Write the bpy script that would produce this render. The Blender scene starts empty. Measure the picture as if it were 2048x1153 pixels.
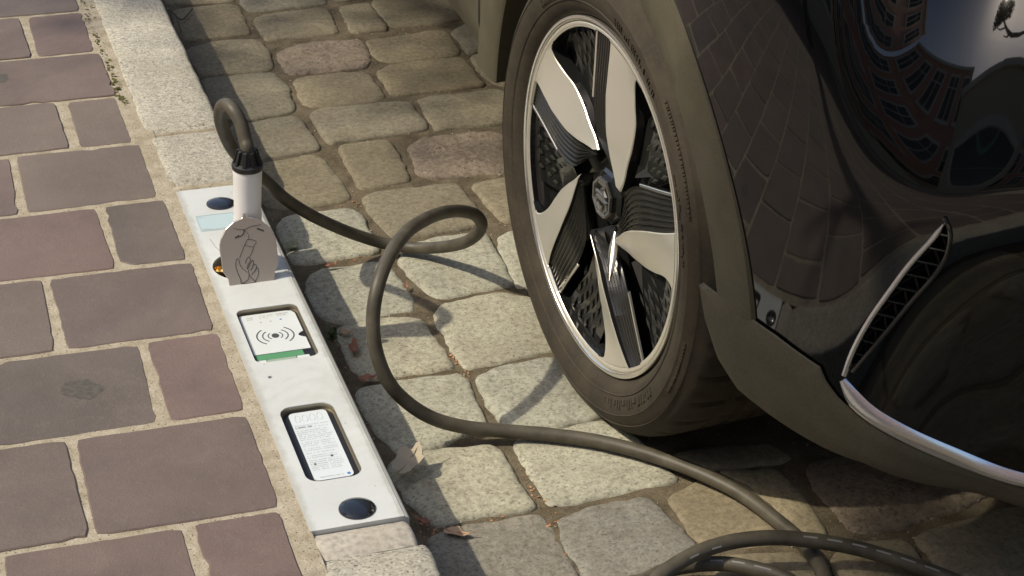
import bpy, bmesh, math, random
import numpy as np
from mathutils import Vector, Matrix, noise
random.seed(7)
SC = bpy.context.scene
COL = SC.collection

# ------------------------------------------------------------------ camera
F_PX = 3750.0                        # focal length in pixels of a 2048 px wide picture
PITCH, ROLL, YAW = 1.07063546, 0.0304829, -0.33443369
CAM = Vector((-0.4856147, -1.7438215, 1.4259022))
ROT = (Matrix.Rotation(YAW, 3, 'Z') @ Matrix.Rotation(PITCH, 3, 'X') @ Matrix.Rotation(ROLL, 3, 'Z'))
cd = bpy.data.cameras.new('camera'); cam = bpy.data.objects.new('camera', cd); COL.objects.link(cam)
cam.matrix_world = Matrix.Translation(CAM) @ ROT.to_4x4()
cd.sensor_width = 36.0; cd.lens = F_PX / 2048 * 36.0
cd.clip_start = 0.05; cd.clip_end = 500
SC.camera = cam

# ------------------------------------------------------------------ light
SUN_TO = Vector((-0.84, 0.085, 1.0)).normalized()      # towards the sun
w = bpy.data.worlds.new('World'); SC.world = w; w.use_nodes = True
wn = w.node_tree; wn.nodes.clear()
sky = wn.nodes.new('ShaderNodeTexSky'); sky.sky_type = 'NISHITA'; sky.sun_disc = False
sky.sun_elevation = math.asin(SUN_TO.z)
sky.sun_rotation = math.atan2(SUN_TO.x, SUN_TO.y)
sky.dust_density = 3.0
bg = wn.nodes.new('ShaderNodeBackground'); bg.inputs['Strength'].default_value = 0.15
wo = wn.nodes.new('ShaderNodeOutputWorld')
wn.links.new(sky.outputs[0], bg.inputs[0]); wn.links.new(bg.outputs[0], wo.inputs[0])
ld = bpy.data.lights.new('sun', 'SUN'); ld.energy = 3.2; ld.angle = math.radians(0.9); ld.color = (1.0, 0.91, 0.74)
so = bpy.data.objects.new('sun', ld); COL.objects.link(so)
so.rotation_euler = SUN_TO.to_track_quat('Z', 'Y').to_euler(); so.location = SUN_TO * 20
SC.view_settings.view_transform = 'Standard'; SC.view_settings.look = 'None'
SC.view_settings.exposure = 0.15; SC.view_settings.gamma = 1.0; SC.view_settings.use_curve_mapping = False

# ------------------------------------------------------------------ survey: sight lines onto real planes
def ray(u, v):
    return ROT @ Vector(((u - 1024) / F_PX, -(v - 576.5) / F_PX, -1.0))
def at_z(u, v, z):
    d = ray(u, v); return CAM + d * ((z - CAM.z) / d.z)
def at_y(u, v, y):
    d = ray(u, v); return CAM + d * ((y - CAM.y) / d.y)
def at_plane(u, v, p0, n):
    d = ray(u, v); return CAM + d * ((p0 - CAM).dot(n) / d.dot(n))

# ------------------------------------------------------------------ materials
class M:
    def __init__(s, name, base=(.5, .5, .5), rough=.5, metal=0, spec=.5, coat=0, ior=1.5):
        s.m = bpy.data.materials.new(name); s.m.use_nodes = True; s.nt = s.m.node_tree
        s.b = s.nt.nodes['Principled BSDF']
        i = s.b.inputs
        i['Base Color'].default_value = (*base, 1); i['Roughness'].default_value = rough
        i['Metallic'].default_value = metal; i['Specular IOR Level'].default_value = spec
        i['Coat Weight'].default_value = coat; i['IOR'].default_value = ior; i['Coat Roughness'].default_value = .03
    def n(s, t, **k):
        x = s.nt.nodes.new(t)
        for a, v in k.items():
            if a in x.inputs: x.inputs[a].default_value = v
            else: setattr(x, a, v)
        return x
    def l(s, a, b): s.nt.links.new(a, b)
    def pos(s):
        if not hasattr(s, '_p'): s._p = s.n('ShaderNodeNewGeometry').outputs['Position']
        return s._p
    def noise(s, scale, detail=4, rough=.55, dist=0):
        x = s.n('ShaderNodeTexNoise'); x.inputs['Scale'].default_value = scale; x.inputs['Detail'].default_value = detail
        x.inputs['Roughness'].default_value = rough; x.inputs['Distortion'].default_value = dist
        s.l(s.pos(), x.inputs['Vector']); return x.outputs['Fac']
    def voro(s, scale, feat='F1', out='Distance', rnd=1):
        x = s.n('ShaderNodeTexVoronoi'); x.feature = feat; x.inputs['Scale'].default_value = scale
        s.l(s.pos(), x.inputs['Vector']); return x.outputs[out]
    def ramp(s, fac, stops, interp='LINEAR'):
        x = s.n('ShaderNodeValToRGB'); x.color_ramp.interpolation = interp; e = x.color_ramp.elements
        while len(e) < len(stops): e.new(.5)
        for k, (p, c) in enumerate(stops):
            e[k].position = p; e[k].color = (*c, 1) if len(c) == 3 else c
        s.l(fac, x.inputs['Fac']); return x.outputs['Color']
    def mix(s, fac, a, b, mode='MIX'):
        x = s.n('ShaderNodeMix'); x.data_type = 'RGBA'; x.blend_type = mode
        for sock, v in ((x.inputs[0], fac), (x.inputs[6], a), (x.inputs[7], b)):
            if isinstance(v, (int, float)): sock.default_value = v
            elif isinstance(v, tuple): sock.default_value = (*v, 1)
            else: s.l(v, sock)
        return x.outputs[2]
    def rnd(s):
        return s.n('ShaderNodeObjectInfo').outputs['Random']
    def mul(s, a, b):
        x = s.n('ShaderNodeMath'); x.operation = 'MULTIPLY'
        for sock, v in ((x.inputs[0], a), (x.inputs[1], b)):
            if isinstance(v, (int, float)): sock.default_value = v
            else: s.l(v, sock)
        return x.outputs[0]
    def add(s, a, b):
        x = s.n('ShaderNodeMath'); x.operation = 'ADD'
        for sock, v in ((x.inputs[0], a), (x.inputs[1], b)):
            if isinstance(v, (int, float)): sock.default_value = v
            else: s.l(v, sock)
        return x.outputs[0]
    def color(s, c): s.l(c, s.b.inputs['Base Color']); return s
    def rough(s, f, lo, hi):
        x = s.n('ShaderNodeMapRange'); x.inputs[3].default_value = lo; x.inputs[4].default_value = hi
        s.l(f, x.inputs[0]); s.l(x.outputs[0], s.b.inputs['Roughness'])
    def bump(s, h, strength=.4, dist=.002):
        x = s.n('ShaderNodeBump'); x.inputs['Strength'].default_value = strength; x.inputs['Distance'].default_value = dist
        s.l(h, x.inputs['Height']); s.l(x.outputs[0], s.b.inputs['Normal'])

def g3(v): return (v, v, v)
def granite(name, tones, fleck=.35, spot=420, dirt=(.15, .12, .08), dirt_amt=.5, bstr=.55, bdist=.0018):
    m = M(name, rough=.85, spec=.3)
    col = m.ramp(m.rnd(), [(i / max(1, len(tones) - 1), t) for i, t in enumerate(tones)])
    f1 = m.noise(spot, 3, .7); f2 = m.noise(spot * .42, 2, .6); f3 = m.noise(14, 5, .6); f4 = m.noise(3.1, 3)
    g = m.ramp(f1, [(.30, g3(1 - fleck * 1.35)), (.46, g3(1)), (.60, g3(1.0)), (.72, g3(1 + fleck))])
    col = m.mix(1.0, col, g, 'MULTIPLY')
    col = m.mix(1.0, col, m.ramp(f2, [(.3, g3(.72)), (.5, g3(1)), (.7, g3(1.18))]), 'MULTIPLY')
    col = m.mix(m.mul(m.ramp(f3, [(.42, g3(0)), (.72, g3(1))]), dirt_amt), col, dirt)
    col = m.mix(1.0, col, m.ramp(f4, [(.3, g3(.82)), (.7, g3(1.12))]), 'MULTIPLY')
    col = m.mix(m.mul(m.ramp(m.noise(33, 6, .75, .8), [(.56, g3(0)), (.70, g3(1))]), .30), col, tuple(x * .55 for x in tones[0]))
    m.color(col)
    m.bump(m.add(m.mul(f1, .6), m.mul(m.noise(90, 4, .65), .9)), bstr, bdist)
    return m.m

MAT = {}
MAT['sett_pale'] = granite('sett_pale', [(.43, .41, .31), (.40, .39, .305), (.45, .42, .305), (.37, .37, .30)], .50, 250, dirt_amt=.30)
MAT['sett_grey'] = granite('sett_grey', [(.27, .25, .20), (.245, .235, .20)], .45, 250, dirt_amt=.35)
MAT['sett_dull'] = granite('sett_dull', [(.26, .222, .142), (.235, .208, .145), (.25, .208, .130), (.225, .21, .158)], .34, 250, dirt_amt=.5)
MAT['sett_rough'] = granite('sett_rough', [(.25, .20, .15), (.22, .18, .13)], .5, 150, dirt_amt=.35, bstr=.8, bdist=.004)
MAT['kerb'] = granite('kerb_granite', [(.45, .42, .345), (.48, .45, .37)], .75, 270, dirt=(.33, .29, .2), dirt_amt=.25)
MAT['concrete'] = granite('kerb_concrete', [(.50, .46, .39), (.48, .45, .38)], .10, 300, dirt=(.36, .31, .24), dirt_amt=.5)

m = M('joint_sand', rough=.95, spec=.15)
c = m.ramp(m.noise(26, 6, .65), [(.3, (.085, .068, .044)), (.5, (.14, .114, .075)), (.75, (.21, .175, .118))])
c = m.mix(1.0, c, m.ramp(m.noise(420, 3, .7), [(.3, g3(.6)), (.5, g3(1)), (.75, g3(1.4))]), 'MULTIPLY')
m.color(c); m.bump(m.add(m.noise(300, 4, .7), m.noise(60, 3)), .7, .003); MAT['sand'] = m.m

m = M('mortar', rough=.92, spec=.2)
c = m.ramp(m.noise(40, 5, .6), [(.3, (.34, .29, .20)), (.55, (.46, .40, .30)), (.75, (.53, .47, .37))])
c = m.mix(m.ramp(m.voro(150), [(.10, g3(.9)), (.22, g3(0))]), c, (.10, .085, .06))
c = m.mix(1.0, c, m.ramp(m.noise(500, 2, .6), [(.3, g3(.75)), (.55, g3(1)), (.75, g3(1.15))]), 'MULTIPLY')
m.color(c); m.bump(m.add(m.noise(250, 4, .7), m.mul(m.noise(70, 3), 1.2)), .6, .003); MAT['mortar'] = m.m

m = M('paving_brick', rough=.6, spec=.45)
c = m.ramp(m.rnd(), [(0, (.185, .146, .117)), (.22, (.160, .124, .105)), (.45, (.190, .132, .112)), (.7, (.140, .114, .096)), (.85, (.170, .135, .110)), (1, (.178, .125, .105))])
c = m.mix(1.0, c, m.ramp(m.noise(5, 4, .6), [(.3, g3(.82)), (.7, g3(1.15))]), 'MULTIPLY')
c = m.mix(m.mul(m.ramp(m.noise(19, 6, .7, 1.0), [(.55, g3(0)), (.8, g3(1))]), .35), c, (.25, .20, .155))
c = m.mix(m.ramp(m.voro(95), [(.035, g3(.6)), (.07, g3(0))]), c, (.45, .36, .30))
c = m.mix(m.ramp(m.voro(63), [(.03, g3(.7)), (.06, g3(0))]), c, (.06, .045, .04))
c = m.mix(1.0, c, m.ramp(m.noise(600, 2, .5), [(.3, g3(.86)), (.7, g3(1.14))]), 'MULTIPLY')
c = m.mix(m.mul(m.ramp(m.noise(4.2, 6, .72, .6), [(.52, g3(0)), (.66, g3(1))]), .32), c, (.095, .078, .065))
c = m.mix(m.mul(m.ramp(m.noise(75, 5, .8), [(.60, g3(0)), (.74, g3(1))]), .28), c, (.33, .28, .22))
m.color(c); m.rough(m.noise(12, 4), .48, .75); m.bump(m.add(m.noise(300, 4, .7), m.mul(m.noise(24, 5, .65), 2.2)), .38, .0022); MAT['brick'] = m.m

m = M('gum_stain', rough=.7); m.color(m.ramp(m.noise(160, 4), [(.3, (.065, .060, .050)), (.7, (.125, .110, .090))])); MAT['stain'] = m.m
m = M('moss', rough=.95, spec=.1); m.color(m.ramp(m.noise(120, 4), [(.3, (.05, .055, .02)), (.7, (.17, .16, .06))])); MAT['moss'] = m.m

m = M('white_plate', rough=.42, spec=.4)
c = m.ramp(m.noise(9, 5, .6), [(.3, (.575, .595, .575)), (.65, (.64, .66, .64))])
c = m.mix(m.ramp(m.voro(38), [(.03, g3(.75)), (.055, g3(0))]), c, (.30, .29, .27))
c = m.mix(m.mul(m.ramp(m.noise(70, 6, .75), [(.60, g3(0)), (.8, g3(1))]), .35), c, (.48, .46, .41))
c = m.mix(m.mul(m.ramp(m.noise(6, 7, .75, 1.2), [(.50, g3(0)), (.72, g3(1))]), .40), c, (.40, .39, .35))
sx = m.n('ShaderNodeSeparateXYZ'); m.l(m.pos(), sx.inputs[0]); ab = m.n('ShaderNodeMath'); ab.operation = 'ABSOLUTE'; m.l(m.add(sx.outputs[0], .0595), ab.inputs[0])
ed = m.ramp(m.mul(m.add(ab.outputs[0], m.mul(m.noise(45, 5, .7), .022)), 15), [(.88, g3(0)), (1.0, g3(1))])
c = m.mix(m.mul(ed, .5), c, (.36, .34, .28))
c = m.mix(m.ramp(m.voro(120), [(.018, g3(.7)), (.04, g3(0))]), c, (.22, .21, .19))
m.color(c); m.rough(m.noise(20, 4), .32, .6); MAT['plate'] = m.m
MAT['plate_edge'] = M('plate_edge_metal', (.50, .51, .50), .3, .8).m
MAT['housing'] = M('housing_grey', (.35, .35, .34), .5, .2).m
m = M('recess_wall', (.36, .32, .24), .35, .6); MAT['recess'] = m.m
MAT['dark'] = M('dark_plastic', (.012, .012, .012), .45).m
MAT['cap'] = M('cap_black', (.012, .013, .016), .12, coat=.6).m
MAT['label'] = M('white_label', (.70, .73, .71), .3, coat=.4).m
MAT['label2'] = M('pale_label', (.70, .75, .76), .3, coat=.5).m
MAT['cyan'] = M('sticker_pale_blue', (.50, .62, .63), .35, coat=.3).m
MAT['ink'] = M('dark_ink', (.07, .075, .075), .5).m
MAT['ink_soft'] = M('grey_ink', (.38, .40, .40), .5).m
MAT['ink_faint'] = M('faint_ink', (.52, .56, .56), .5).m
MAT['ink_blue'] = M('blue_ink', (.08, .22, .55), .4).m
MAT['pcb'] = M('circuit_green', (.10, .30, .14), .4).m
MAT['pcb2'] = M('circuit_pale', (.33, .42, .33), .4).m
m = M('flap_steel', (.58, .53, .48), .42, .7); m.bump(m.noise(300, 3), .05, .001); m.rough(m.noise(25, 4), .33, .45); MAT['steel'] = m.m
MAT['brass'] = M('brass_contact', (.85, .55, .16), .18, 1).m
MAT['plug_white'] = M('plug_white_plastic', (.82, .82, .82), .33, coat=.1).m
m = M('black_rubber', (.05, .046, .036), .5, spec=.4)
m.color(m.ramp(m.noise(35, 5), [(.35, (.062, .055, .039)), (.62, (.098, .086, .062)), (.8, (.14, .122, .09))])); m.bump(m.noise(500, 2), .1, .0006); MAT['cable'] = m.m
MAT['collar'] = M('collar_black', (.018, .018, .018), .45).m
MAT['print'] = M('cable_print', (.24, .24, .225), .6).m

m = M('tyre_rubber', rough=.78, spec=.3)
c = m.ramp(m.noise(18, 5, .6), [(.35, (.034, .028, .020)), (.7, (.058, .047, .032))])
c = m.mix(m.ramp(m.noise(160, 3), [(.5, g3(0)), (.8, g3(.4))]), c, (.085, .068, .043))
m.color(c); m.bump(m.noise(350, 3), .15, .001); MAT['tyre'] = m.m
m = M('wheel_silver', (.72, .69, .60), .3, .6, spec=.5); m.rough(m.noise(40, 4), .24, .40); MAT['silver'] = m.m
MAT['bright'] = M('wheel_bright_edge', (.85, .82, .75), .18, .9).m
MAT['facet'] = M('wheel_glint_patch', (.70, .62, .50), .24, 1).m
MAT['gloss'] = M('wheel_gloss_black', (.014, .014, .013), .12, spec=.6, coat=.5).m
MAT['ribs'] = M('wheel_ribs_black', (.022, .021, .018), .22, spec=.6).m
MAT['diamond'] = M('wheel_pocket_grey', (.045, .045, .037), .3, .3).m

m = M('black_paint', (.0045, .0043, .0042), .06, spec=.06, coat=1.0)
m.b.inputs['Coat IOR'].default_value = 1.56
x = m.n('ShaderNodeMapRange'); x.inputs[3].default_value = .008; x.inputs[4].default_value = .05; m.l(m.noise(22, 5, .65), x.inputs[0]); m.l(x.outputs[0], m.b.inputs['Coat Roughness'])
m.color(m.mix(m.ramp(m.voro(160), [(.03, g3(.5)), (.07, g3(0))]), m.ramp(m.noise(7, 5, .6), [(.4, (.0022, .0021, .002)), (.75, (.0050, .0047, .004))]), (.09, .085, .07)))
MAT['paint'] = m.m
m = M('grey_cladding', (.088, .079, .050), .55, spec=.35); m.color(m.mix(m.mul(m.ramp(m.noise(16, 6, .7, .6), [(.45, g3(0)), (.75, g3(1))]), .35), m.ramp(m.noise(320, 3, .7), [(.3, (.074, .066, .042)), (.7, (.098, .088, .056))]), (.15, .132, .092)))
m.bump(m.noise(600, 2), .16, .0006); MAT['clad'] = m.m
MAT['chrome'] = M('satin_chrome', (.86, .87, .90), .24, 1).m
MAT['under'] = M('underbody_black', (.020, .017, .013), .8).m
MAT['glass_dark'] = M('dark_glass', (.01, .012, .012), .05, coat=.5).m

m = M('dry_leaf', rough=.7, spec=.3)
c = m.ramp(m.rnd(), [(0, (.40, .28, .17)), (.5, (.33, .16, .09)), (1, (.42, .36, .24))])
m.color(m.mix(1.0, c, m.ramp(m.noise(140, 4), [(.3, g3(.65)), (.7, g3(1.2))]), 'MULTIPLY')); MAT['leaf'] = m.m
MAT['leaf_pale'] = M('dry_leaf_pale', (.42, .36, .26), .7).m
MAT['leaf_tan'] = M('dry_leaf_tan', (.46, .31, .19), .7).m
MAT['leaf_red'] = M('dry_leaf_red', (.30, .14, .09), .7).m
MAT['leaf_green'] = M('dry_leaf_green', (.30, .32, .19), .7).m
MAT['litter'] = M('litter_orange', (.42, .20, .09), .6).m
MAT['weed'] = M('weed_green', (.10, .14, .05), .7).m
MAT['bark'] = M('bark', (.10, .08, .06), .9).m
MAT['foliage'] = M('foliage', (.06, .10, .03), .6).m
m = M('red_brick_wall', rough=.85); m.color(m.ramp(m.noise(9, 5), [(.3, (.62, .28, .19)), (.7, (.74, .40, .29))])); MAT['redwall'] = m.m
MAT['pinkwall'] = M('pink_render', (.80, .50, .38), .85).m
MAT['cream'] = M('cream_render', (.62, .56, .40), .85).m
MAT['stonetrim'] = M('pale_trim', (.80, .76, .66), .8).m
MAT['greenframe'] = M('green_paint', (.16, .42, .20), .5).m
MAT['asphalt'] = M('asphalt', (.06, .058, .052), .9).m
m = M('slate_roof', (.09, .08, .08), .8); MAT['roof'] = m.m

# ------------------------------------------------------------------ object helpers
ORG = {}
def org(o): return ORG.get(o.name, Vector((0, 0, 0)))
def tag(o, label=None, cat=None, group=None, kind=None):
    if label: o['label'] = label
    if cat: o['category'] = cat
    if group: o['group'] = group
    if kind: o['kind'] = kind
    return o
def empty(name, loc, label=None, cat=None, group=None):
    o = bpy.data.objects.new(name, None); COL.objects.link(o); o.location = loc; o.empty_display_size = .05
    ORG[o.name] = Vector(loc); return tag(o, label, cat, group)
def obj(name, verts, faces, mat, parent=None, smooth=True, angle=35, kind=None):
    V = [Vector(v) for v in verts]
    lo = Vector([min(v[i] for v in V) for i in range(3)]); hi = Vector([max(v[i] for v in V) for i in range(3)])
    o0 = Vector(((lo.x + hi.x) / 2, (lo.y + hi.y) / 2, lo.z))
    me = bpy.data.meshes.new(name); me.from_pydata([v - o0 for v in V], [], faces)
    bm = bmesh.new(); bm.from_mesh(me); bmesh.ops.recalc_face_normals(bm, faces=bm.faces); bm.to_mesh(me); bm.free()
    if smooth:
        me.shade_smooth()
        if angle < 180: me.set_sharp_from_angle(angle=math.radians(angle))
    me.materials.append(MAT[mat] if isinstance(mat, str) else mat)
    o = bpy.data.objects.new(name, me); COL.objects.link(o)
    ORG[o.name] = o0
    if parent: o.parent = parent; o.location = o0 - org(parent)
    else: o.location = o0
    if kind: o['kind'] = kind
    return o
class Mesh:
    def __init__(s): s.v = []; s.f = []
    def add(s, v, f):
        k = len(s.v); s.v += [Vector(x) for x in v]; s.f += [[i + k for i in a] for a in f]
    def box(s, lo, hi):
        x0, y0, z0 = lo; x1, y1, z1 = hi
        s.add([(x0, y0, z0), (x1, y0, z0), (x1, y1, z0), (x0, y1, z0), (x0, y0, z1), (x1, y0, z1), (x1, y1, z1), (x0, y1, z1)],
              [[0, 3, 2, 1], [4, 5, 6, 7], [0, 1, 5, 4], [1, 2, 6, 5], [2, 3, 7, 6], [3, 0, 4, 7]])
    def grid(s, rows, close=False):
        n = len(rows[0]); v = [p for r in rows for p in r]; f = []
        for i in range(len(rows) - 1):
            for j in range(n if close else n - 1):
                f.append([i * n + j, i * n + (j + 1) % n, (i + 1) * n + (j + 1) % n, (i + 1) * n + j])
        s.add(v, f)
    def prism(s, out, fr, h0, h1, bev=0):
        """outline (a,b) in frame fr=(o,ex,ey,ez); bottom height h0, top height h1, bevelled rim"""
        o, ex, ey, ez = fr; n = len(out)
        P = lambda a, b, h: o + ex * a + ey * b + ez * h
        area = sum(out[i][0] * out[(i + 1) % n][1] - out[(i + 1) % n][0] * out[i][1] for i in range(n))
        sg = 1 if area > 0 else -1
        def off(d):
            r = []
            for i in range(n):
                p, q_, t = Vector(out[i - 1][:2]), Vector(out[i][:2]), Vector(out[(i + 1) % n][:2])
                e1 = (q_ - p); e2 = (t - q_)
                e1 = e1.normalized() if e1.length > 1e-9 else e2.normalized(); e2 = e2.normalized() if e2.length > 1e-9 else e1
                nn = Vector((-(e1.y + e2.y), e1.x + e2.x)) * sg
                if nn.length < 1e-6: nn = Vector((-e1.y, e1.x)) * sg
                nn.normalize(); k = max(.45, nn.dot(Vector((-e1.y, e1.x)) * sg))
                r.append(q_ + nn * d / k)
            return r
        rings = [[P(a, b, h0) for a, b in out]]
        if bev > 0:
            rings.append([P(a, b, h1 - (bev if h1 > h0 else -bev)) for a, b in out]); top = off(bev)
        else: top = [Vector(p[:2]) for p in out]
        rings.append([P(a, b, h1) for a, b in top])
        k = len(s.v); s.grid(rings, True)
        s.f.append([k + (len(rings) - 1) * n + i for i in range(n)])
        s.f.append([k + i for i in range(n)][::-1])
    def tube(s, pts, r, seg=12, cap=True):
        pts = [Vector(p) for p in pts]; n = len(pts); rr = r if callable(r) else (lambda i: r)
        T = [(pts[min(i + 1, n - 1)] - pts[max(i - 1, 0)]).normalized() for i in range(n)]
        u = T[0].orthogonal().normalized(); rows = []
        for i in range(n):
            u = (u - T[i] * u.dot(T[i])).normalized(); v = T[i].cross(u)
            rows.append([pts[i] + (u * math.cos(a) + v * math.sin(a)) * rr(i) for a in (2 * math.pi * k / seg for k in range(seg))])
        k = len(s.v); s.grid(rows, True)
        if cap:
            s.f.append([k + j for j in range(seg)]); s.f.append([k + (n - 1) * seg + j for j in range(seg)])
    def lathe(s, prof, o, ax=Vector((0, 0, 1)), seg=32):
        ax = ax.normalized(); u = ax.orthogonal().normalized(); v = ax.cross(u)
        s.grid([[o + ax * h + (u * math.cos(a) + v * math.sin(a)) * r for a in (2 * math.pi * k / seg for k in range(seg))] for r, h in prof], True)
    def out(s, name, mat, parent=None, **k): return obj(name, s.v, s.f, mat, parent, **k)
def spline(P, n=10):
    P = [Vector(p) for p in P]; P = [2 * P[0] - P[1]] + P + [2 * P[-1] - P[-2]]; o = []
    for i in range(1, len(P) - 2):
        a, b, c, d = P[i - 1:i + 3]
        t1 = max(1e-6, (b - a).length ** .5); t2 = t1 + max(1e-6, (c - b).length ** .5); t3 = t2 + max(1e-6, (d - c).length ** .5)
        for k in range(n):
            t = t1 + (t2 - t1) * k / n
            A1 = a * ((t1 - t) / t1) + b * (t / t1); A2 = b * ((t2 - t) / (t2 - t1)) + c * ((t - t1) / (t2 - t1)); A3 = c * ((t3 - t) / (t3 - t2)) + d * ((t - t2) / (t3 - t2))
            B1 = A1 * ((t2 - t) / t2) + A2 * (t / t2); B2 = A2 * ((t3 - t) / (t3 - t1)) + A3 * ((t - t1) / (t3 - t1))
            o.append(B1 * ((t2 - t) / (t2 - t1)) + B2 * ((t - t1) / (t2 - t1)))
    o.append(P[-2]); return o
def resample(P, n, closed=True):
    Q = [Vector(p) for p in P] + ([Vector(P[0])] if closed else []); L = [0]
    for a, b in zip(Q, Q[1:]): L.append(L[-1] + (b - a).length)
    o = []; k = 0
    for i in range(n):
        t = L[-1] * i / (n if closed else n - 1)
        while k < len(L) - 2 and L[k + 1] < t: k += 1
        o.append(Q[k].lerp(Q[k + 1], (t - L[k]) / max(1e-9, L[k + 1] - L[k])))
    return o
def chaikin(P, it=2, w=.22):
    for _ in range(it):
        o = []
        for i in range(len(P)):
            a, b = P[i], P[(i + 1) % len(P)]; o += [a.lerp(b, w), a.lerp(b, 1 - w)]
        P = o
    return P
def rrect(x0, y0, x1, y1, r, n=6):
    o = []
    for cx, cy, a0 in ((x1 - r, y1 - r, 0), (x0 + r, y1 - r, 90), (x0 + r, y0 + r, 180), (x1 - r, y0 + r, 270)):
        o += [(cx + r * math.cos(math.radians(a0 + 90 * k / n)), cy + r * math.sin(math.radians(a0 + 90 * k / n))) for k in range(n + 1)]
    return o
def inside(p, poly):
    c = False; n = len(poly)
    for i in range(n):
        a, b = poly[i], poly[i - 1]
        if (a[1] > p[1]) != (b[1] > p[1]) and p[0] < (b[0] - a[0]) * (p[1] - a[1]) / (b[1] - a[1]) + a[0]: c = not c
    return c
def nz(p, s, seed=0): return noise.noise(Vector((p[0] * s + seed * 7.3, p[1] * s - seed * 3.1, (p[2] if len(p) > 2 else 0) * s + seed)))
HK = .13      # kerb and pavement height

# ------------------------------------------------------------------ ground sheets
gm = Mesh(); gm.box((-150, -150, -.3), (150, 150, -.09)); gm.out('ground', 'asphalt', kind='structure', smooth=False)
def sheet(x0, x1, y0, y1, z, step, amp, sc):
    nx, ny = int((x1 - x0) / step) + 1, int((y1 - y0) / step) + 1; mm = Mesh()
    mm.grid([[Vector((x0 + (x1 - x0) * i / (nx - 1), y0 + (y1 - y0) * j / (ny - 1), 0)) for i in range(nx)] for j in range(ny)])
    for v in mm.v: v.z = z + amp * nz(v, sc) + amp * .5 * nz(v, sc * 3.3, 4)
    return mm
road = sheet(-.03, 6.0, -4.0, 8.0, -.0052, .025, .0030, 12).out('road', 'sand', kind='structure')

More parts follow.
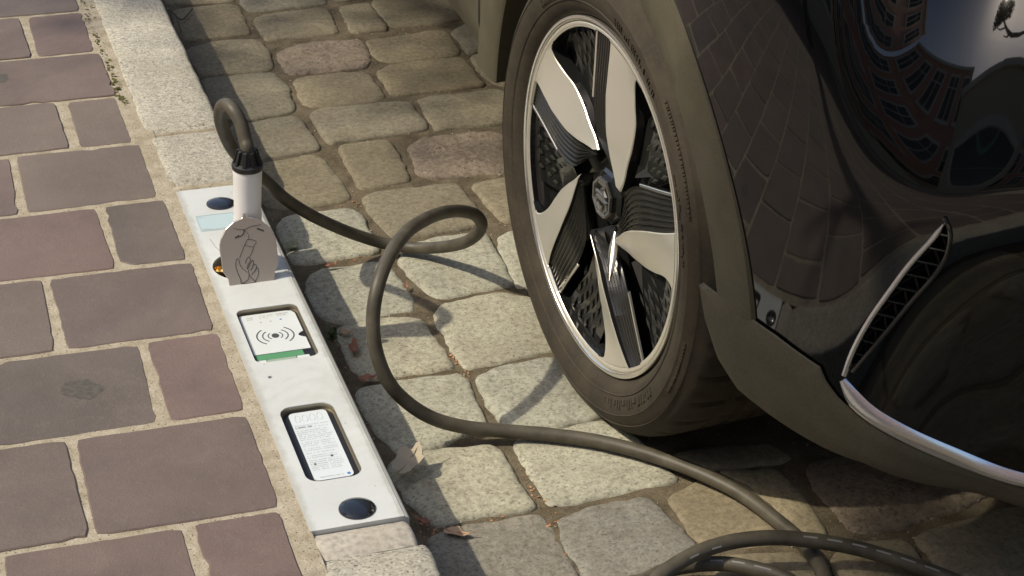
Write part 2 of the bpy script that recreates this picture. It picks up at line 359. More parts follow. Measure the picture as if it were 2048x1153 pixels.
# ------------------------------------------------------------------ setts (cobblestones)
Z1 = lambda x, y: (300 + x * .3644, y * .3644)
Z2 = lambda x, y: (520 + x * .3815, 360 + y * .3815)
Z3 = lambda x, y: (680 + x * .3928, 700 + y * .3928)
Z4 = lambda x, y: (1180 + x * .4238, 800 + y * .4238)
SETTS = [
 (Z1, 'd', [(60, -60), (430, -70), (455, -5), (440, 4), (85, 20)]),
 (Z1, 'd', [(105, 45), (440, 10), (490, 40), (555, 165), (540, 182), (205, 218), (140, 150)]),
 (Z1, 'd', [(500, 5), (520, -70), (920, -90), (965, 0), (960, 20), (545, 65)]),
 (Z1, 'd', [(570, 95), (640, 70), (950, 35), (985, 55), (1032, 165), (1010, 182), (660, 220), (632, 208)]),
 (Z1, 'd', [(1030, 30), (1200, 8), (1225, 40), (1302, 150), (1280, 160), (1100, 174), (1080, 110)]),
 (Z1, 'd', [(1215, 10), (1240, -20), (1690, -40), (1730, 95), (1600, 120), (1340, 145), (1280, 90)]),
 (Z1, 'd', [(980, -20), (1010, -90), (1500, -120), (1560, -50), (1230, -25), (1060, 8)]),
 (Z1, 'r', [(690, 290), (760, 250), (900, 220), (1150, 210), (1182, 240), (1222, 330), (1190, 362), (980, 387), (770, 407), (728, 370)]),
 (Z1, 'd', [(1180, 215), (1400, 182), (1620, 155), (1652, 185), (1697, 280), (1680, 297), (1400, 332), (1262, 337), (1215, 270)]),
 (Z1, 'd', [(195, 275), (330, 228), (590, 210), (640, 260), (682, 362), (650, 387), (290, 412), (235, 350)]),
 (Z1, 'd', [(280, 435), (400, 410), (620, 395), (680, 397), (740, 450), (802, 592), (780, 612), (520, 652), (400, 640), (340, 560)]),
 (Z1, 'd', [(780, 440), (830, 415), (1170, 380), (1210, 405), (1287, 520), (1260, 547), (1000, 582), (880, 582), (828, 540)]),
 (Z1, 'd', [(1238, 385), (1320, 350), (1700, 308), (1740, 330), (1832, 460), (1800, 472), (1380, 517), (1330, 512)]),
 (Z1, 'd', [(1470, 540), (1560, 520), (1930, 480), (2010, 560), (2080, 650), (1900, 672), (1700, 692), (1570, 707), (1528, 640)]),
 (Z1, 'd', [(878, 612), (950, 590), (1390, 550), (1440, 570), (1522, 692), (1500, 712), (1180, 757), (980, 782), (938, 720)]),
 (Z1, 'd', [(430, 690), (530, 668), (780, 630), (830, 650), (937, 802), (910, 822), (600, 867), (500, 850)]),
 (Z1, 'd', [(1038, 812), (1100, 790), (1300, 763), (1340, 800), (1432, 977), (1410, 997), (1160, 1032), (1108, 950)]),
 (Z1, 'r', [(1410, 790), (1500, 745), (1850, 715), (1960, 730), (2060, 860), (2030, 930), (1800, 952), (1560, 972), (1478, 960)]),
 (Z1, 'd', [(560, 895), (640, 876), (900, 838), (960, 870), (1040, 960), (1102, 1080), (1060, 1102), (850, 1127), (640, 1137), (590, 1050)]),
 (Z1, 'd', [(1648, 170), (1740, 118), (1960, 100), (2020, 250), (1840, 272), (1750, 292), (1690, 205)]),
 (Z1, 'd', [(1755, 302), (1850, 280), (2050, 270), (2120, 440), (1910, 462), (1840, 420)]),
 (Z2, 'd', [(528, 85), (620, 55), (1030, 10), (1080, 60), (1182, 217), (1150, 227), (850, 287), (690, 297), (600, 190)]),
 (Z2, 'p', [(75, 240), (150, 178), (490, 140), (540, 200), (622, 362), (590, 377), (250, 432), (170, 432)]),
 (Z2, 'd', [(1108, 20), (1290, -20), (1480, -30), (1500, 200), (1270, 218), (1175, 100)]),
 (Z2, 'm', [(725, 420), (760, 350), (900, 300), (1180, 268), (1230, 350), (1332, 532), (1300, 547), (960, 612), (900, 602), (800, 512)]),
 (Z2, 'm', [(1240, 288), (1330, 258), (1600, 240), (1640, 520), (1400, 562), (1345, 550), (1275, 390)]),
 (Z2, 'p', [(235, 500), (330, 452), (640, 415), (700, 470), (812, 622), (802, 682), (690, 687), (480, 742), (330, 722), (260, 620)]),
 (Z2, 'm', [(908, 702), (960, 640), (1250, 580), (1460, 610), (1640, 860), (1300, 932), (1080, 987), (1018, 900)]),
 (Z2, 'p', [(400, 800), (440, 755), (640, 712), (840, 715), (900, 790), (1022, 972), (950, 987), (740, 1022), (560, 1030), (470, 960)]),
 (Z3, 'm', [(688, 130), (790, 88), (1080, 28), (1280, 130), (1360, 320), (1050, 392), (830, 372), (760, 270)]),
 (Z3, 'p', [(60, 190), (330, 148), (620, 113), (662, 180), (737, 372), (700, 402), (430, 502), (300, 520), (170, 400)]),
 (Z3, 'p', [(240, 590), (300, 545), (450, 510), (760, 475), (820, 500), (900, 650), (987, 782), (960, 802), (590, 862), (480, 882), (340, 760)]),
 (Z3, 'p', [(878, 480), (930, 432), (1330, 350), (1480, 420), (1722, 642), (1690, 667), (1100, 787), (1060, 782), (998, 670)]),
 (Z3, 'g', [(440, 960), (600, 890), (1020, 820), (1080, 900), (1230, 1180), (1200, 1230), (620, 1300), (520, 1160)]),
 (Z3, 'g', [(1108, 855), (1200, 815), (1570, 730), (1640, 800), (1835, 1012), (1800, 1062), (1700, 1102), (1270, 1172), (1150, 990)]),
 (Z4, 'd', [(373, 457), (430, 420), (600, 335), (760, 400), (1002, 622), (940, 652), (560, 702), (500, 640)]),
 (Z4, 'd', [(600, 330), (880, 325), (960, 400), (1132, 622), (1040, 640), (770, 420)]),
 (Z4, 'r', [(1020, 300), (1180, 258), (1700, 330), (1900, 420), (1760, 512), (1540, 572), (1320, 612), (1218, 600), (1150, 500), (1038, 390)]),
 (Z4, 'd', [(1548, 640), (1640, 600), (1960, 510), (2300, 480), (2400, 800), (1860, 860), (1700, 830), (1640, 760)]),
 (Z4, 'd', [(600, 760), (700, 730), (980, 712), (1060, 800), (1140, 920), (700, 990), (620, 860)]),
 (Z4, 'd', [(1130, 720), (1280, 660), (1490, 648), (1545, 720), (1700, 900), (1620, 960), (1240, 990)]),
 (Z4, 'd', [(380, 250), (560, 215), (840, 200), (960, 265), (860, 290), (600, 318), (480, 310)]),
]
def stone(poly, kind, ztop, seed):
    P = chaikin(chaikin([Vector((p[0], p[1])) for p in poly], 1, .13), 1, .2); P = resample(P, 64)
    cx = sum(p.x for p in P) / len(P); cy = sum(p.y for p in P) / len(P); C = Vector((cx, cy))
    jit = .0055 if kind == 'r' else .0042
    Q = []
    for p in P:
        d = (p - C); k = 1 + (jit * nz(p, 26, seed) + jit * .8 * nz(p, 70, seed + 3)) / max(.03, d.length)
        Q.append(C + d * (k + .0052 / max(.03, d.length)))
    rk = 1.9 if kind == 'r' else 1.0
    def H(p, e): 
        return ztop + .0030 * nz(p, 13, seed) * e + (.0026 if kind == 'r' else .0011) * nz(p, 45, seed) * e + (.002 if kind == 'r' else .0006) * nz(p, 110, seed)
    tilt = Vector((random.uniform(-.012, .012), random.uniform(-.012, .012)))
    rings = []
    for ins, dz, e in ((-.003, -.05, 0), (-.0006, -.015, 0), (.0008, -.0075 * rk ** .3, .3), (.0032, -.0034, .6), (.0075, -.0013, .8), (.016, -.0003, 1)):
        rings.append([(lambda p: Vector((p.x, p.y, H(p, e) + dz + tilt.dot(p - C))))(q - (q - C).normalized() * ins) for q in Q])
    base = [q - (q - C).normalized() * .016 for q in Q]
    for s, b in ((.84, .0003), (.66, .0006), (.46, .0009), (.24, .0011)):
        rings.append([(lambda p: Vector((p.x, p.y, H(p, 1) + b * rk + tilt.dot(p - C))))(C + (q - C) * s) for q in base])
    mm = Mesh(); mm.grid(rings, True); n = len(Q); k = len(mm.v)
    mm.v.append(Vector((cx, cy, H(C, 1) + .0012 * rk)))
    o = (len(rings) - 1) * n
    for i in range(n): mm.f.append([o + i, o + (i + 1) % n, k])
    return mm
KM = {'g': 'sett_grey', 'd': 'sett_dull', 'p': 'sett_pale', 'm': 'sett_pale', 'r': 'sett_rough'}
traced = []
for i, (fz, kind, pts) in enumerate(SETTS):
    poly = [at_z(*fz(*p), 0.0).xy for p in pts]; traced.append(poly)
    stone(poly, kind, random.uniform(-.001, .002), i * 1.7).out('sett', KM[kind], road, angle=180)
rs = random.Random(3); row = -.78
while row < 2.9:
    x = .035 + rs.uniform(0, .05); hgt = rs.uniform(.15, .175)
    while x < 2.0:
        wd = rs.uniform(.15, .27)
        for (a, b) in ((x, x + wd), (x, x + wd * .48), (x + wd * .52, x + wd)):
            qd = [Vector((a, row)), Vector((b, row)), Vector((b, row + hgt)), Vector((a, row + hgt))]
            smp = [qd[0].lerp(qd[1], i / 4).lerp(qd[3].lerp(qd[2], i / 4), j / 3) for i in range(5) for j in range(4)]
            if any(inside(p, t) for p in smp for t in traced): continue
            if any(a - .01 < p.x < b + .01 and row - .01 < p.y < row + hgt + .01 for t in traced for p in t): continue
            qq = [p + Vector((rs.uniform(-.009, .009), rs.uniform(-.009, .009))) for p in
                  (qd[0], qd[0].lerp(qd[1], .5), qd[1], qd[1].lerp(qd[2], .5), qd[2], qd[2].lerp(qd[3], .5), qd[3], qd[3].lerp(qd[0], .5))]
            stone(qq, 'd', rs.uniform(-.002, .002), rs.uniform(50, 90)).out('sett', 'sett_dull', road, angle=180)
            if b - a > wd * .9: break
        x += wd + .017
    row += hgt + .016

# ------------------------------------------------------------------ pavement
pave = sheet(-9.0, -.116, -6.0, 8.0, HK - .0016, .05, .0008, 14).out('pavement', 'mortar', kind='structure')
YC = [.0549 + .2155 * k for k in range(-9, 0)] + [.0549, .2763, .4889, .7047, .9193, 1.1385, 1.3473, 1.5614, 1.7804] + [1.7804 + .2155 * k for k in range(1, 16)]
BR = []
def brick(x0, x1, y0, y1, seed, chip=True):
    r = random.Random(seed); j = .0016
    n = 13; P = []
    cor = [Vector((x0 + r.uniform(-.003, .003), y0 + r.uniform(-.003, .003))), Vector((x1 + r.uniform(-.003, .003), y0 + r.uniform(-.003, .003))),
           Vector((x1 + r.uniform(-.003, .003), y1 + r.uniform(-.003, .003))), Vector((x0 + r.uniform(-.003, .003), y1 + r.uniform(-.003, .003)))]
    C = (cor[0] + cor[2]) / 2
    chips = [(r.randrange(4), r.uniform(0, 1), r.uniform(.004, .013)) for _ in range(r.choice([0, 1, 1, 2]))] if chip else []
    if chip and r.random() < .35: chips.append((r.randrange(4), r.choice([0.02, .98]), r.uniform(.012, .02)))
    for e in range(4):
        a, b = cor[e], cor[(e + 1) % 4]; nn = (C - (a + b) / 2).normalized()
        for k in range(n):
            t = k / n; p = a.lerp(b, t)
            d = j * (nz(p, 55, seed) + .7 * nz(p, 140, seed + 2)) + (.0018 if k == 0 else 0)
            for ce, ct, cw in chips:
                for dd in (0, 1, -1):
                    pass
                if ce == e:
                    dist = abs(t - ct) * (b - a).length
                    if dist < cw: d += (cw - dist) * .75
            P.append(p + nn * d + ((C - p).normalized() * .0022 if k == 0 else Vector((0, 0))))
    z = HK + r.uniform(-.0006, .0012); tl = Vector((r.uniform(-.004, .004), r.uniform(-.004, .004)))
    Z = lambda p, dz: Vector((p.x, p.y, z + dz + tl.dot(p - C)))
    BR.append((x0, x1, y0, y1, z, tl, C))
    rings = [[Z(p, -.03) for p in P], [Z(p, -.0016) for p in P], [Z(p - (p - C).normalized() * .0018, 0) for p in P]]
    mm = Mesh(); mm.grid(rings, True); mm.f.append(list(range(2 * len(P), 3 * len(P)))); return mm
far = Mesh(); nb = 0; PX = {}
for k in range(len(YC) - 1):
    y0, y1 = YC[k] + .0055, YC[k + 1] - .0055
    odd = (k - 9) % 2 == 0
    ends = {7: -.1355, 9: -.1385, 10: -.1385, 11: -.137, 12: -.143, 13: -.147, 14: -.153, 15: -.157, 16: -.160, 17: -.163}
    xs = [ends.get(k, -.146) + random.uniform(-.003, .003)]
    J = {8: -.2513, 9: -.3594, 10: -.2405, 11: -.3442, 12: -.2394, 13: -.3516, 14: -.2519, 15: -.365, 16: -.2738}
    first = J.get(k, -.248 if not odd else -.352)
    x = first
    while x > -8: xs.append(x); x -= .2135 + random.uniform(-.004, .004)
    for i in range(len(xs) - 1):
        g = random.uniform(.0045, .0075)
        if k == 14 and i == 0: g = .012
        near = xs[i] > -2.6 and -1.3 < y0 < 3.4
        b = brick(xs[i + 1] + g, xs[i] - (g if i else 0), y0, y1, k * 31 + i, near)
        if near:
            b.out('brick', 'brick', pave, smooth=True, angle=30); nb += 1
        else: far.add([(xs[i + 1] + g, y0, HK), (xs[i] - g, y0, HK), (xs[i] - g, y1, HK), (xs[i + 1] + g, y1, HK)], [[0, 1, 2, 3]])
far.out('brick_paving', 'brick', pave, smooth=False, kind='stuff')
def patch(u, v, ru, rv, seed, z=HK + .0014):
    c = at_z(u, v, z); mm = Mesh(); n = 26; V = []
    for i in range(n):
        a = 2 * math.pi * i / n; k = 1 + .35 * nz((math.cos(a), math.sin(a)), 1.6, seed) + .2 * nz((math.cos(a), math.sin(a)), 5, seed)
        p = at_z(u + ru * k * math.cos(a), v + rv * k * math.sin(a), z); V.append(p)
    
    for x0, x1, y0, y1, zb_, tl, C in BR:
        if x0 < c.x < x1 and y0 < c.y < y1:
            for p in V: p.z = zb_ + tl.dot(p.xy - C) + .00025
    cc_ = sum(V, Vector((0, 0, 0))) / n; mm.grid([V, [cc_.lerp(p, .6) for p in V]], True); mm.f.append(list(range(n, 2 * n))); return mm
patch(162, 777, 40, 19, 3).out('stain', 'stain', pave)
patch(4, 156, 12, 9, 5).out('stain', 'stain', pave)

# ------------------------------------------------------------------ kerb
kb = Mesh(); kb.box((-.125, -6, -.12), (-.010, 8, .06)); kerb = kb.out('kerb', 'mortar', kind='structure', smooth=False)
def kerb_stone(y0, y1, mat, zt=HK, x0=-.118, x1=0.0, seed=1, amp=.0016, rad=.008):
    ny = max(4, int((y1 - y0) / .016)); rows = []
    prof = [(x0, -.12), (x0, zt - .012), (x0 + .002, zt - .003), (x0 + .006, zt)] + [(x0 + .006 + (x1 - x0 - .006 - rad) * t, zt) for t in (.2, .4, .6, .8, 1)] + \
           [(x1 - rad * .35, zt - rad * .3), (x1, zt - rad), (x1 + .001, zt - .05), (x1 + .002, -.12)]
    for i in range(ny + 1):
        y = y0 + (y1 - y0) * i / ny; e = min(i, ny - i); dz = -.006 if e == 0 else (-.0015 if e == 1 else 0)
        rows.append([Vector((px + amp * 1.3 * nz((px, y, pz), 30, seed), y, pz + (dz + amp * nz((px, y, pz), 24, seed) + amp * .7 * nz((px, y, pz), 80, seed) if pz > 0 else 0))) for px, pz in prof])
    mm = Mesh(); mm.grid(rows); n = len(prof)
    mm.f.append(list(range(n))); mm.f.append(list(range(ny * n, ny * n + n))); return mm
kerb_stone(1.176, 2.2, 'kerb', x0=-.133, seed=2).out('kerb_stone', 'kerb', kerb, angle=50)
kerb_stone(2.206, 3.2, 'kerb', x0=-.133, seed=3).out('kerb_stone', 'kerb', kerb, angle=50)
kerb_stone(.965, 1.168, 'kerb', x0=-.126, seed=4).out('kerb_stone', 'kerb', kerb, angle=50)
kerb_stone(.943, .9655, 'mortar', x0=-.124, zt=HK - .001, seed=5).out('kerb_mortar', 'mortar', kerb, angle=50)
kerb_stone(1.165, 1.179, 'mortar', x0=-.130, zt=HK - .0022, seed=15, x1=-.003).out('kerb_mortar', 'mortar', kerb, angle=50)
kerb_stone(-.052, -.002, 'concrete', x0=-.121, seed=6, amp=.0008).out('kerb_concrete', 'concrete', kerb, angle=50)
kerb_stone(-1.05, -.053, 'kerb', x0=-.124, x1=.008, seed=7, amp=.0022).out('kerb_stone', 'kerb', kerb, angle=50)
kerb_stone(-2.05, -1.056, 'kerb', x0=-.124, x1=.006, seed=8).out('kerb_stone', 'kerb', kerb, angle=50)

# ------------------------------------------------------------------ kerb charger
L = .938
ch = empty('kerb_charger', (-.059, L / 2, 0), 'white charging unit set flush into the kerb, with two windows and round caps', 'charger')
mm = Mesh(); mm.box((-.1165, .001, -.1), (-.0015, L - .001, .085))
mm.box((-.1165, .001, .085), (-.111, L - .001, HK - .0075)); mm.box((-.007, .001, .085), (-.0015, L - .001, HK - .0075))
mm.out('housing', 'housing', ch, smooth=False)
def circ(cx, cy, r, n=40): return [(cx + r * math.cos(2 * math.pi * k / n), cy + r * math.sin(2 * math.pi * k / n)) for k in range(n)]
READER = rrect(-.1022, .3875, -.0155, .5365, .012); INFO = rrect(-.0985, .0965, -.0285, .2705, .017)
SOCK = circ(-.0635, .668, .0455)
HOLE = circ(-.0915, .349, .0032, 12)
bm = bmesh.new()
def loop(pts):
    vs = [bm.verts.new((a, b, HK)) for a, b in pts]
    for i in range(len(vs)): bm.edges.new((vs[i], vs[(i + 1) % len(vs)]))
loop([(-.118, 0), (-.009, 0)] + [(-.009, L * k / 8) for k in range(1, 8)] + [(-.009, L), (-.118, L)] + [(-.118, L - L * k / 8) for k in range(1, 8)])
for hl in (READER, INFO, SOCK, HOLE): loop(hl)
bmesh.ops.triangle_fill(bm, edges=bm.edges[:], use_beauty=True, normal=(0, 0, 1))
ex = bmesh.ops.extrude_face_region(bm, geom=bm.faces[:])
for g in ex['geom']:
    if isinstance(g, bmesh.types.BMVert): g.co.z -= .007
V = [v.co.copy() for v in bm.verts]; bm.verts.index_update(); Fc = [[v.index for v in f.verts] for f in bm.faces]; bm.free()
obj('top_plate', V, Fc, 'plate', ch, smooth=False)
mm = Mesh(); pr = [(-.0088, HK), (-.0045, HK - .0004), (-.0030, HK - .0022), (-.0012, HK - .0026), (.0012, HK - .0045), (.0016, HK - .03)]
pr = pr + [(-.0088, HK - .03)]
mm.grid([[Vector((x, y, z)) for x, z in pr] for y in (0, L * .25, L * .5, L * .75, L)], True); mm.f.append(list(range(7))); mm.f.append(list(range(28, 35))); mm.out('edge_rail', 'plate', ch, angle=20)
UP = (Vector((0, 0, 0)), Vector((1, 0, 0)), Vector((0, 1, 0)), Vector((0, 0, 1)))
def flat(out, z0, z1, name, mat, parent, bev=0):
    q = Mesh(); q.prism(out, UP, z0, z1, bev); return q.out(name, mat, parent, smooth=False)
def well(out, depth, name):
    q = Mesh(); n = len(out)
    q.grid([[Vector((a, b, z)) for a, b in out] for z in (HK - .0012, HK - depth)], True)
    q.f.append(list(range(n, 2 * n))); return q.out(name, 'recess', ch, angle=30)
def shrink(o, k):
    cx = sum(a for a, b in o) / len(o); cy = sum(b for a, b in o) / len(o)
    return [(a - math.copysign(k, a - cx), b - math.copysign(k, b - cy)) for a, b in o]
rd = well(shrink(READER, -.0002), .0098, 'reader_window'); iw = well(shrink(INFO, -.0002), .0098, 'information_window')
# card reader
zb = HK - .0098
flat(shrink(READER, .0018), zb + .0003, zb + .0012, 'base_board', 'dark', rd)
y0r, y1r, x0r, x1r = .4005, .5415 - .008, -.0985, -.0205
card = rrect(x0r, .4215, x1r, y1r - .002, .002, 3)
notch = [(x1r + .0001, .452)] + [(x1r + .0001 - .0085 * math.sin(math.pi * k / 8), .452 + .018 * k / 8) for k in range(1, 8)] + [(x1r + .0001, .470)]
c0 = [p for p in card]
card = [(x1r, .4215)] + notch + [(x1r, y1r - .012), (x1r - .004, y1r - .004), (x1r - .012, y1r - .002), (x0r + .002, y1r - .002), (x0r, y1r - .004), (x0r, .4215)]
flat(card, zb + .0013, zb + .0026, 'reader_card', 'label', rd)
flat(rrect(x0r + .001, .4065, x1r - .012, .4205, .001, 2), zb + .0013, zb + .0022, 'circuit_board', 'pcb', rd)
flat(rrect(x0r + .001, .3915, x0r + .013, .4060, .001, 2), zb + .0013, zb + .0022, 'connector', 'label', rd)
flat(rrect(x0r + .014, .3915, x1r - .024, .4060, .001, 2), zb + .0013, zb + .0022, 'connector', 'pcb2', rd)
flat(rrect(x1r - .023, .3915, x1r - .006, .4060, .001, 2), zb + .0013, zb + .0022, 'connector', 'label', rd)
def stroke(q, pts, wd, fr, h0, h1):
    pts = [Vector(p) for p in pts]; n = len(pts); Lf = []; Rt = []
    for i in range(n):
        t = (pts[min(i + 1, n - 1)] - pts[max(i - 1, 0)]).normalized(); nn = Vector((-t.y, t.x)) * wd / 2
        Lf.append(pts[i] + nn); Rt.append(pts[i] - nn)
    o, ex, ey, ez = fr; P = lambda p, h: o + ex * p.x + ey * p.y + ez * h
    k = len(q.v)
    q.grid([[P(a, h0), P(a, h1), P(b, h1), P(b, h0)] for a, b in zip(Lf, Rt)])
q = Mesh(); cc = (-.0600, .4660); asp = 1.55
for s in (-1, 1):
    for rr_, wd in ((.0100, .0014), (.0175, .0016), (.0255, .0018)):
        stroke(q, [(cc[0] + s * rr_ * math.cos(a), cc[1] + rr_ * asp * .62 * math.sin(a)) for a in (math.radians(-52 + 104 * k / 12) for k in range(13))], wd, UP, zb + .0026, zb + .0029)
q.prism([(a, b) for a, b in [(cc[0] + .0052 * math.cos(t), cc[1] + .0062 * math.sin(t)) for t in (2 * math.pi * k / 16 for k in range(16))]], UP, zb + .0026, zb + .0029)
q.out('contactless_symbol', 'ink', rd, smooth=False)
rt = random.Random(5); q = Mesh()
def textrow(q, x0, x1, y, h, z, slope=0):
    x = x0
    while x < x1:
        wd = rt.uniform(.0007, .0016)
        q.add([(x, y, z), (x + wd, y, z), (x + wd, y + h * rt.uniform(.6, 1), z), (x, y + h * rt.uniform(.6, 1), z)], [[0, 1, 2, 3]])
        x += wd + rt.uniform(.0005, .0012) + (.002 if rt.random() < .15 else 0)
textrow(q, -.089, -.081, .5215, .003, zb + .0029); textrow(q, -.089, -.081, .5165, .003, zb + .0029)
textrow(q, -.071, -.053, .5225, .003, zb + .0029); textrow(q, -.071, -.060, .5175, .0028, zb + .0029)
textrow(q, -.047, -.031, .5235, .003, zb + .0029); textrow(q, -.046, -.034, .5190, .0028, zb + .0029)
for x in (-.072, -.058): q.prism(circ(x, .507, .0014, 10), UP, zb + .0026, zb + .0029)
q.out('print', 'ink_soft', rd, smooth=False, kind='stuff')
flat(circ(-.0435, .509, .0016, 10), zb + .0026, zb + .0030, 'print', 'ink_blue', rd)
# information panel
flat(shrink(INFO, .0018), zb + .0003, zb + .0012, 'base_board', 'dark', iw)
lab = rrect(-.0870, .1085, -.0375, .2725 - .0075, .007, 5)
flat(lab, zb + .0013, zb + .0026, 'information_label', 'label2', iw)
q = Mesh(); zt = zb + .0029
for k in range(4):
    x = -.080 + k * .0095
    stroke(q, [(x, .2420), (x - .001, .2465), (x, .2545), (x + .0025, .2585)], .0009, UP, zb + .0026, zt)
    stroke(q, [(x + .003, .2425), (x + .006, .2455), (x + .0062, .2535), (x + .004, .2575)], .0009, UP, zb + .0026, zt)
q.out('print', 'ink_faint', iw, smooth=False, kind='stuff'); q = Mesh()
y = .2330
while y > .128:
    textrow(q, -.0845, -.0845 + rt.uniform(.018, .024), y, .0018, zt)
    textrow(q, -.0600, -.0600 + rt.uniform(.010, .019), y, .0018, zt)
    y -= rt.choice([.0042, .0042, .0062])
textrow(q, -.079, -.048, .1135, .0022, zt)
q.out('print', 'ink_soft', iw, smooth=False, kind='stuff')
q = Mesh(); q.prism(rrect(-.0560, .1555, -.0530, .1590, .0005, 2), UP, zb + .0026, zb + .0030); q.prism(rrect(-.0800, .1425, -.0775, .1460, .0005, 2), UP, zb + .0026, zb + .0030)
textrow(q, -.0845, -.064, .2285, .0022, zb + .0031); q.out('print', 'ink', iw, smooth=False, kind='stuff')
flat(rrect(-.0455, .1125, -.0415, .1165, .0008, 2), zb + .0026, zb + .0030, 'print', 'ink_blue', iw)
# caps, sticker, marker
for cy, cx, rr_ in ((.8765, -.059, .0205), (.0285, -.0549, .0205)):
    q = Mesh(); q.lathe([(rr_ + .0016, .0), (rr_ + .0014, .0012), (rr_, .0016), (rr_ * .95, .0024), (rr_ * .7, .0036), (rr_ * .35, .0044), (.0004, .0046)], Vector((cx, cy, HK + .0003)), seg=40)
    q.out('round_cap', 'cap', ch, angle=60)
flat(rrect(-.1060, .7895, -.0445, .8435, .004, 3), HK + .0002, HK + .0006, 'sticker', 'cyan', ch)
q = Mesh(); stroke(q, [(a, b) for a, b in rrect(-.1035, .7920, -.0470, .8410, .003, 3)] + [(-.0470, .838)], .0007, UP, HK + .0006, HK + .0009)
textrow(q, -.101, -.091, .8350, .0025, HK + .001); textrow(q, -.101, -.090, .7945, .0025, HK + .001)
q.out('sticker_border', 'ink_soft', ch, smooth=False)
q = Mesh(); stroke(q, [(-.0965, .762), (-.0930, .735), (-.0865, .712)], .0012, UP, HK + .0002, HK + .0006); q.out('scratch', 'ink_soft', ch, smooth=False)
# socket under the flap
q = Mesh(); n = 40
q.grid([[Vector((a, b, z)) for a, b in circ(-.0635, .668, r)] for r, z in ((.0462, HK - .0010), (.0445, HK - .004), (.043, HK - .035))], True)
q.f.append(list(range(2 * n, 3 * n))); sk = q.out('socket', 'recess', ch, angle=30)
q = Mesh(); q.lathe([(.030, -.03), (.030, -.006), (.034, -.004), (.0345, -.002), (.0325, -.0012), (.031, -.004)], Vector((-.0585, .667, HK)), seg=32); q.out('socket_collar', 'dark', sk)
q = Mesh(); q.lathe([(.0005, .0), (.006, .0015), (.0085, .004), (.009, .009), (.0085, -.01)], Vector((-.0985, .6700, HK - .012)), seg=16); q.out('contact', 'brass', sk)
# flap
FT = math.radians(17); FN = Vector((0, -math.cos(FT), math.sin(FT))); FO = Vector((-.064, .6105, HK + .0005))
FX = Vector((1, 0, 0)); FY = Vector((0, math.sin(FT), math.cos(FT)))
Z6 = lambda x, y: (420 + x * .1561, 420 + y * .1561)
def flap2(p):
    w_ = at_plane(*Z6(*p), FO, FN) - FO; return (w_.dot(FX), w_.dot(FY))
FL = [(250, 985), (236, 900), (205, 850), (165, 800), (150, 650), (128, 540), (125, 450), (143, 365), (200, 250), (295, 162), (400, 115), (412, 100), (425, 45), (452, 45), (466, 95), (560, 103), (675, 148), (780, 240), (840, 360), (860, 500), (880, 680), (862, 750), (832, 790), (826, 908)]
FR = (FO, FX, FY, FN)
q = Mesh(); q.prism([flap2(p) for p in FL], FR, -.0035, .0, .0006); fl = q.out('flap', 'steel', ch, smooth=False)
q = Mesh()
for ln, wd in (([(345, 625), (330, 680), (335, 740), (360, 820), (395, 900), (400, 945)], .0008), ([(345, 625), (368, 640), (378, 690), (410, 745), (480, 805)], .0008),
               ([(378, 620), (400, 560), (440, 460), (480, 380)], .0007), ([(480, 380), (540, 385), (590, 405), (560, 470)], .0006), ([(440, 455), (500, 470), (555, 475)], .0006),
               ([(555, 475), (540, 540), (510, 600)], .0007), ([(455, 690), (465, 640), (495, 605), (520, 640), (480, 720), (475, 760)], .0008),
               ([(480, 760), (520, 680), (545, 645), (558, 680), (520, 780)], .0008), ([(520, 780), (570, 700), (595, 715), (570, 790), (530, 830)], .0008),
               ([(570, 800), (605, 740), (622, 800), (605, 870), (580, 920)], .0008), ([(490, 770), (500, 830), (490, 890), (450, 925), (405, 945)], .0008),
               ([(500, 830), (530, 870), (560, 900), (590, 925)], .0009), ([(435, 250), (430, 300), (400, 335), (345, 352)], .0013), ([(320, 362), (375, 330)], .0020),
               ([(600, 240), (690, 272)], .0020), ([(300, 240), (430, 255), (520, 215), (660, 190)], .0006), ([(440, 260), (490, 320), (495, 390)], .0006), ([(405, 945), (500, 945), (590, 925)], .0008)):
    pp = spline([Vector((*flap2(p), 0)) for p in ln], 4); stroke(q, [(p.x, p.y) for p in pp], wd * 1.15, FR, -.0002, .0004)
q.out('pictogram', 'ink', fl, smooth=False)

# ------------------------------------------------------------------ charging plug and cable
pc = empty('charging_cable', (-.058, .66, HK), 'dark grey charging cable with white plug standing in the kerb unit, looping to the car', 'cable')
a0 = Vector((-.0585, .668, HK - .02)); a1 = Vector((-.0530, .662, .2885)); ax = (a1 - a0).normalized(); Hh = (a1 - a0).length
q = Mesh(); q.lathe([(.001, .0), (.0275, .0), (.0275, .035), (.0262, .055), (.0225, .075), (.0203, .095), (.0196, .115), (.0199, .14), (.0206, Hh - .012), (.0209, Hh - .004), (.0203, Hh), (.001, Hh)], a0, ax, 40)
q.out('plug_handle', 'plug_white', pc, angle=40)
q = Mesh(); q.lathe([(.001, -.001), (.0218, -.001), (.0224, .003), (.0222, .006), (.0165, .009), (.0135, .021), (.0118, .030), (.001, .030)], a1, ax, 36)
u = ax.orthogonal().normalized(); vv = ax.cross(u)
for k in range(9):
    an = 2 * math.pi * k / 9; d = u * math.cos(an) + vv * math.sin(an); t = ax.cross(d) * .0022
    b = a1 + ax * .005
    q.add([b + d * .021 + t, b + d * .021 - t, b + d * .012 - t, b + d * .012 + t, b + ax * .022 + d * .0152 + t, b + ax * .022 + d * .0152 - t, b + ax * .024 + d * .011 - t, b + ax * .024 + d * .011 + t],
          [[0, 1, 2, 3], [4, 5, 6, 7], [0, 1, 5, 4], [1, 2, 6, 5], [2, 3, 7, 6], [3, 0, 4, 7]])
q.out('strain_relief', 'collar', pc, angle=30)
CB = .0097
path = [a1 + ax * .010, a1 + ax * .03]
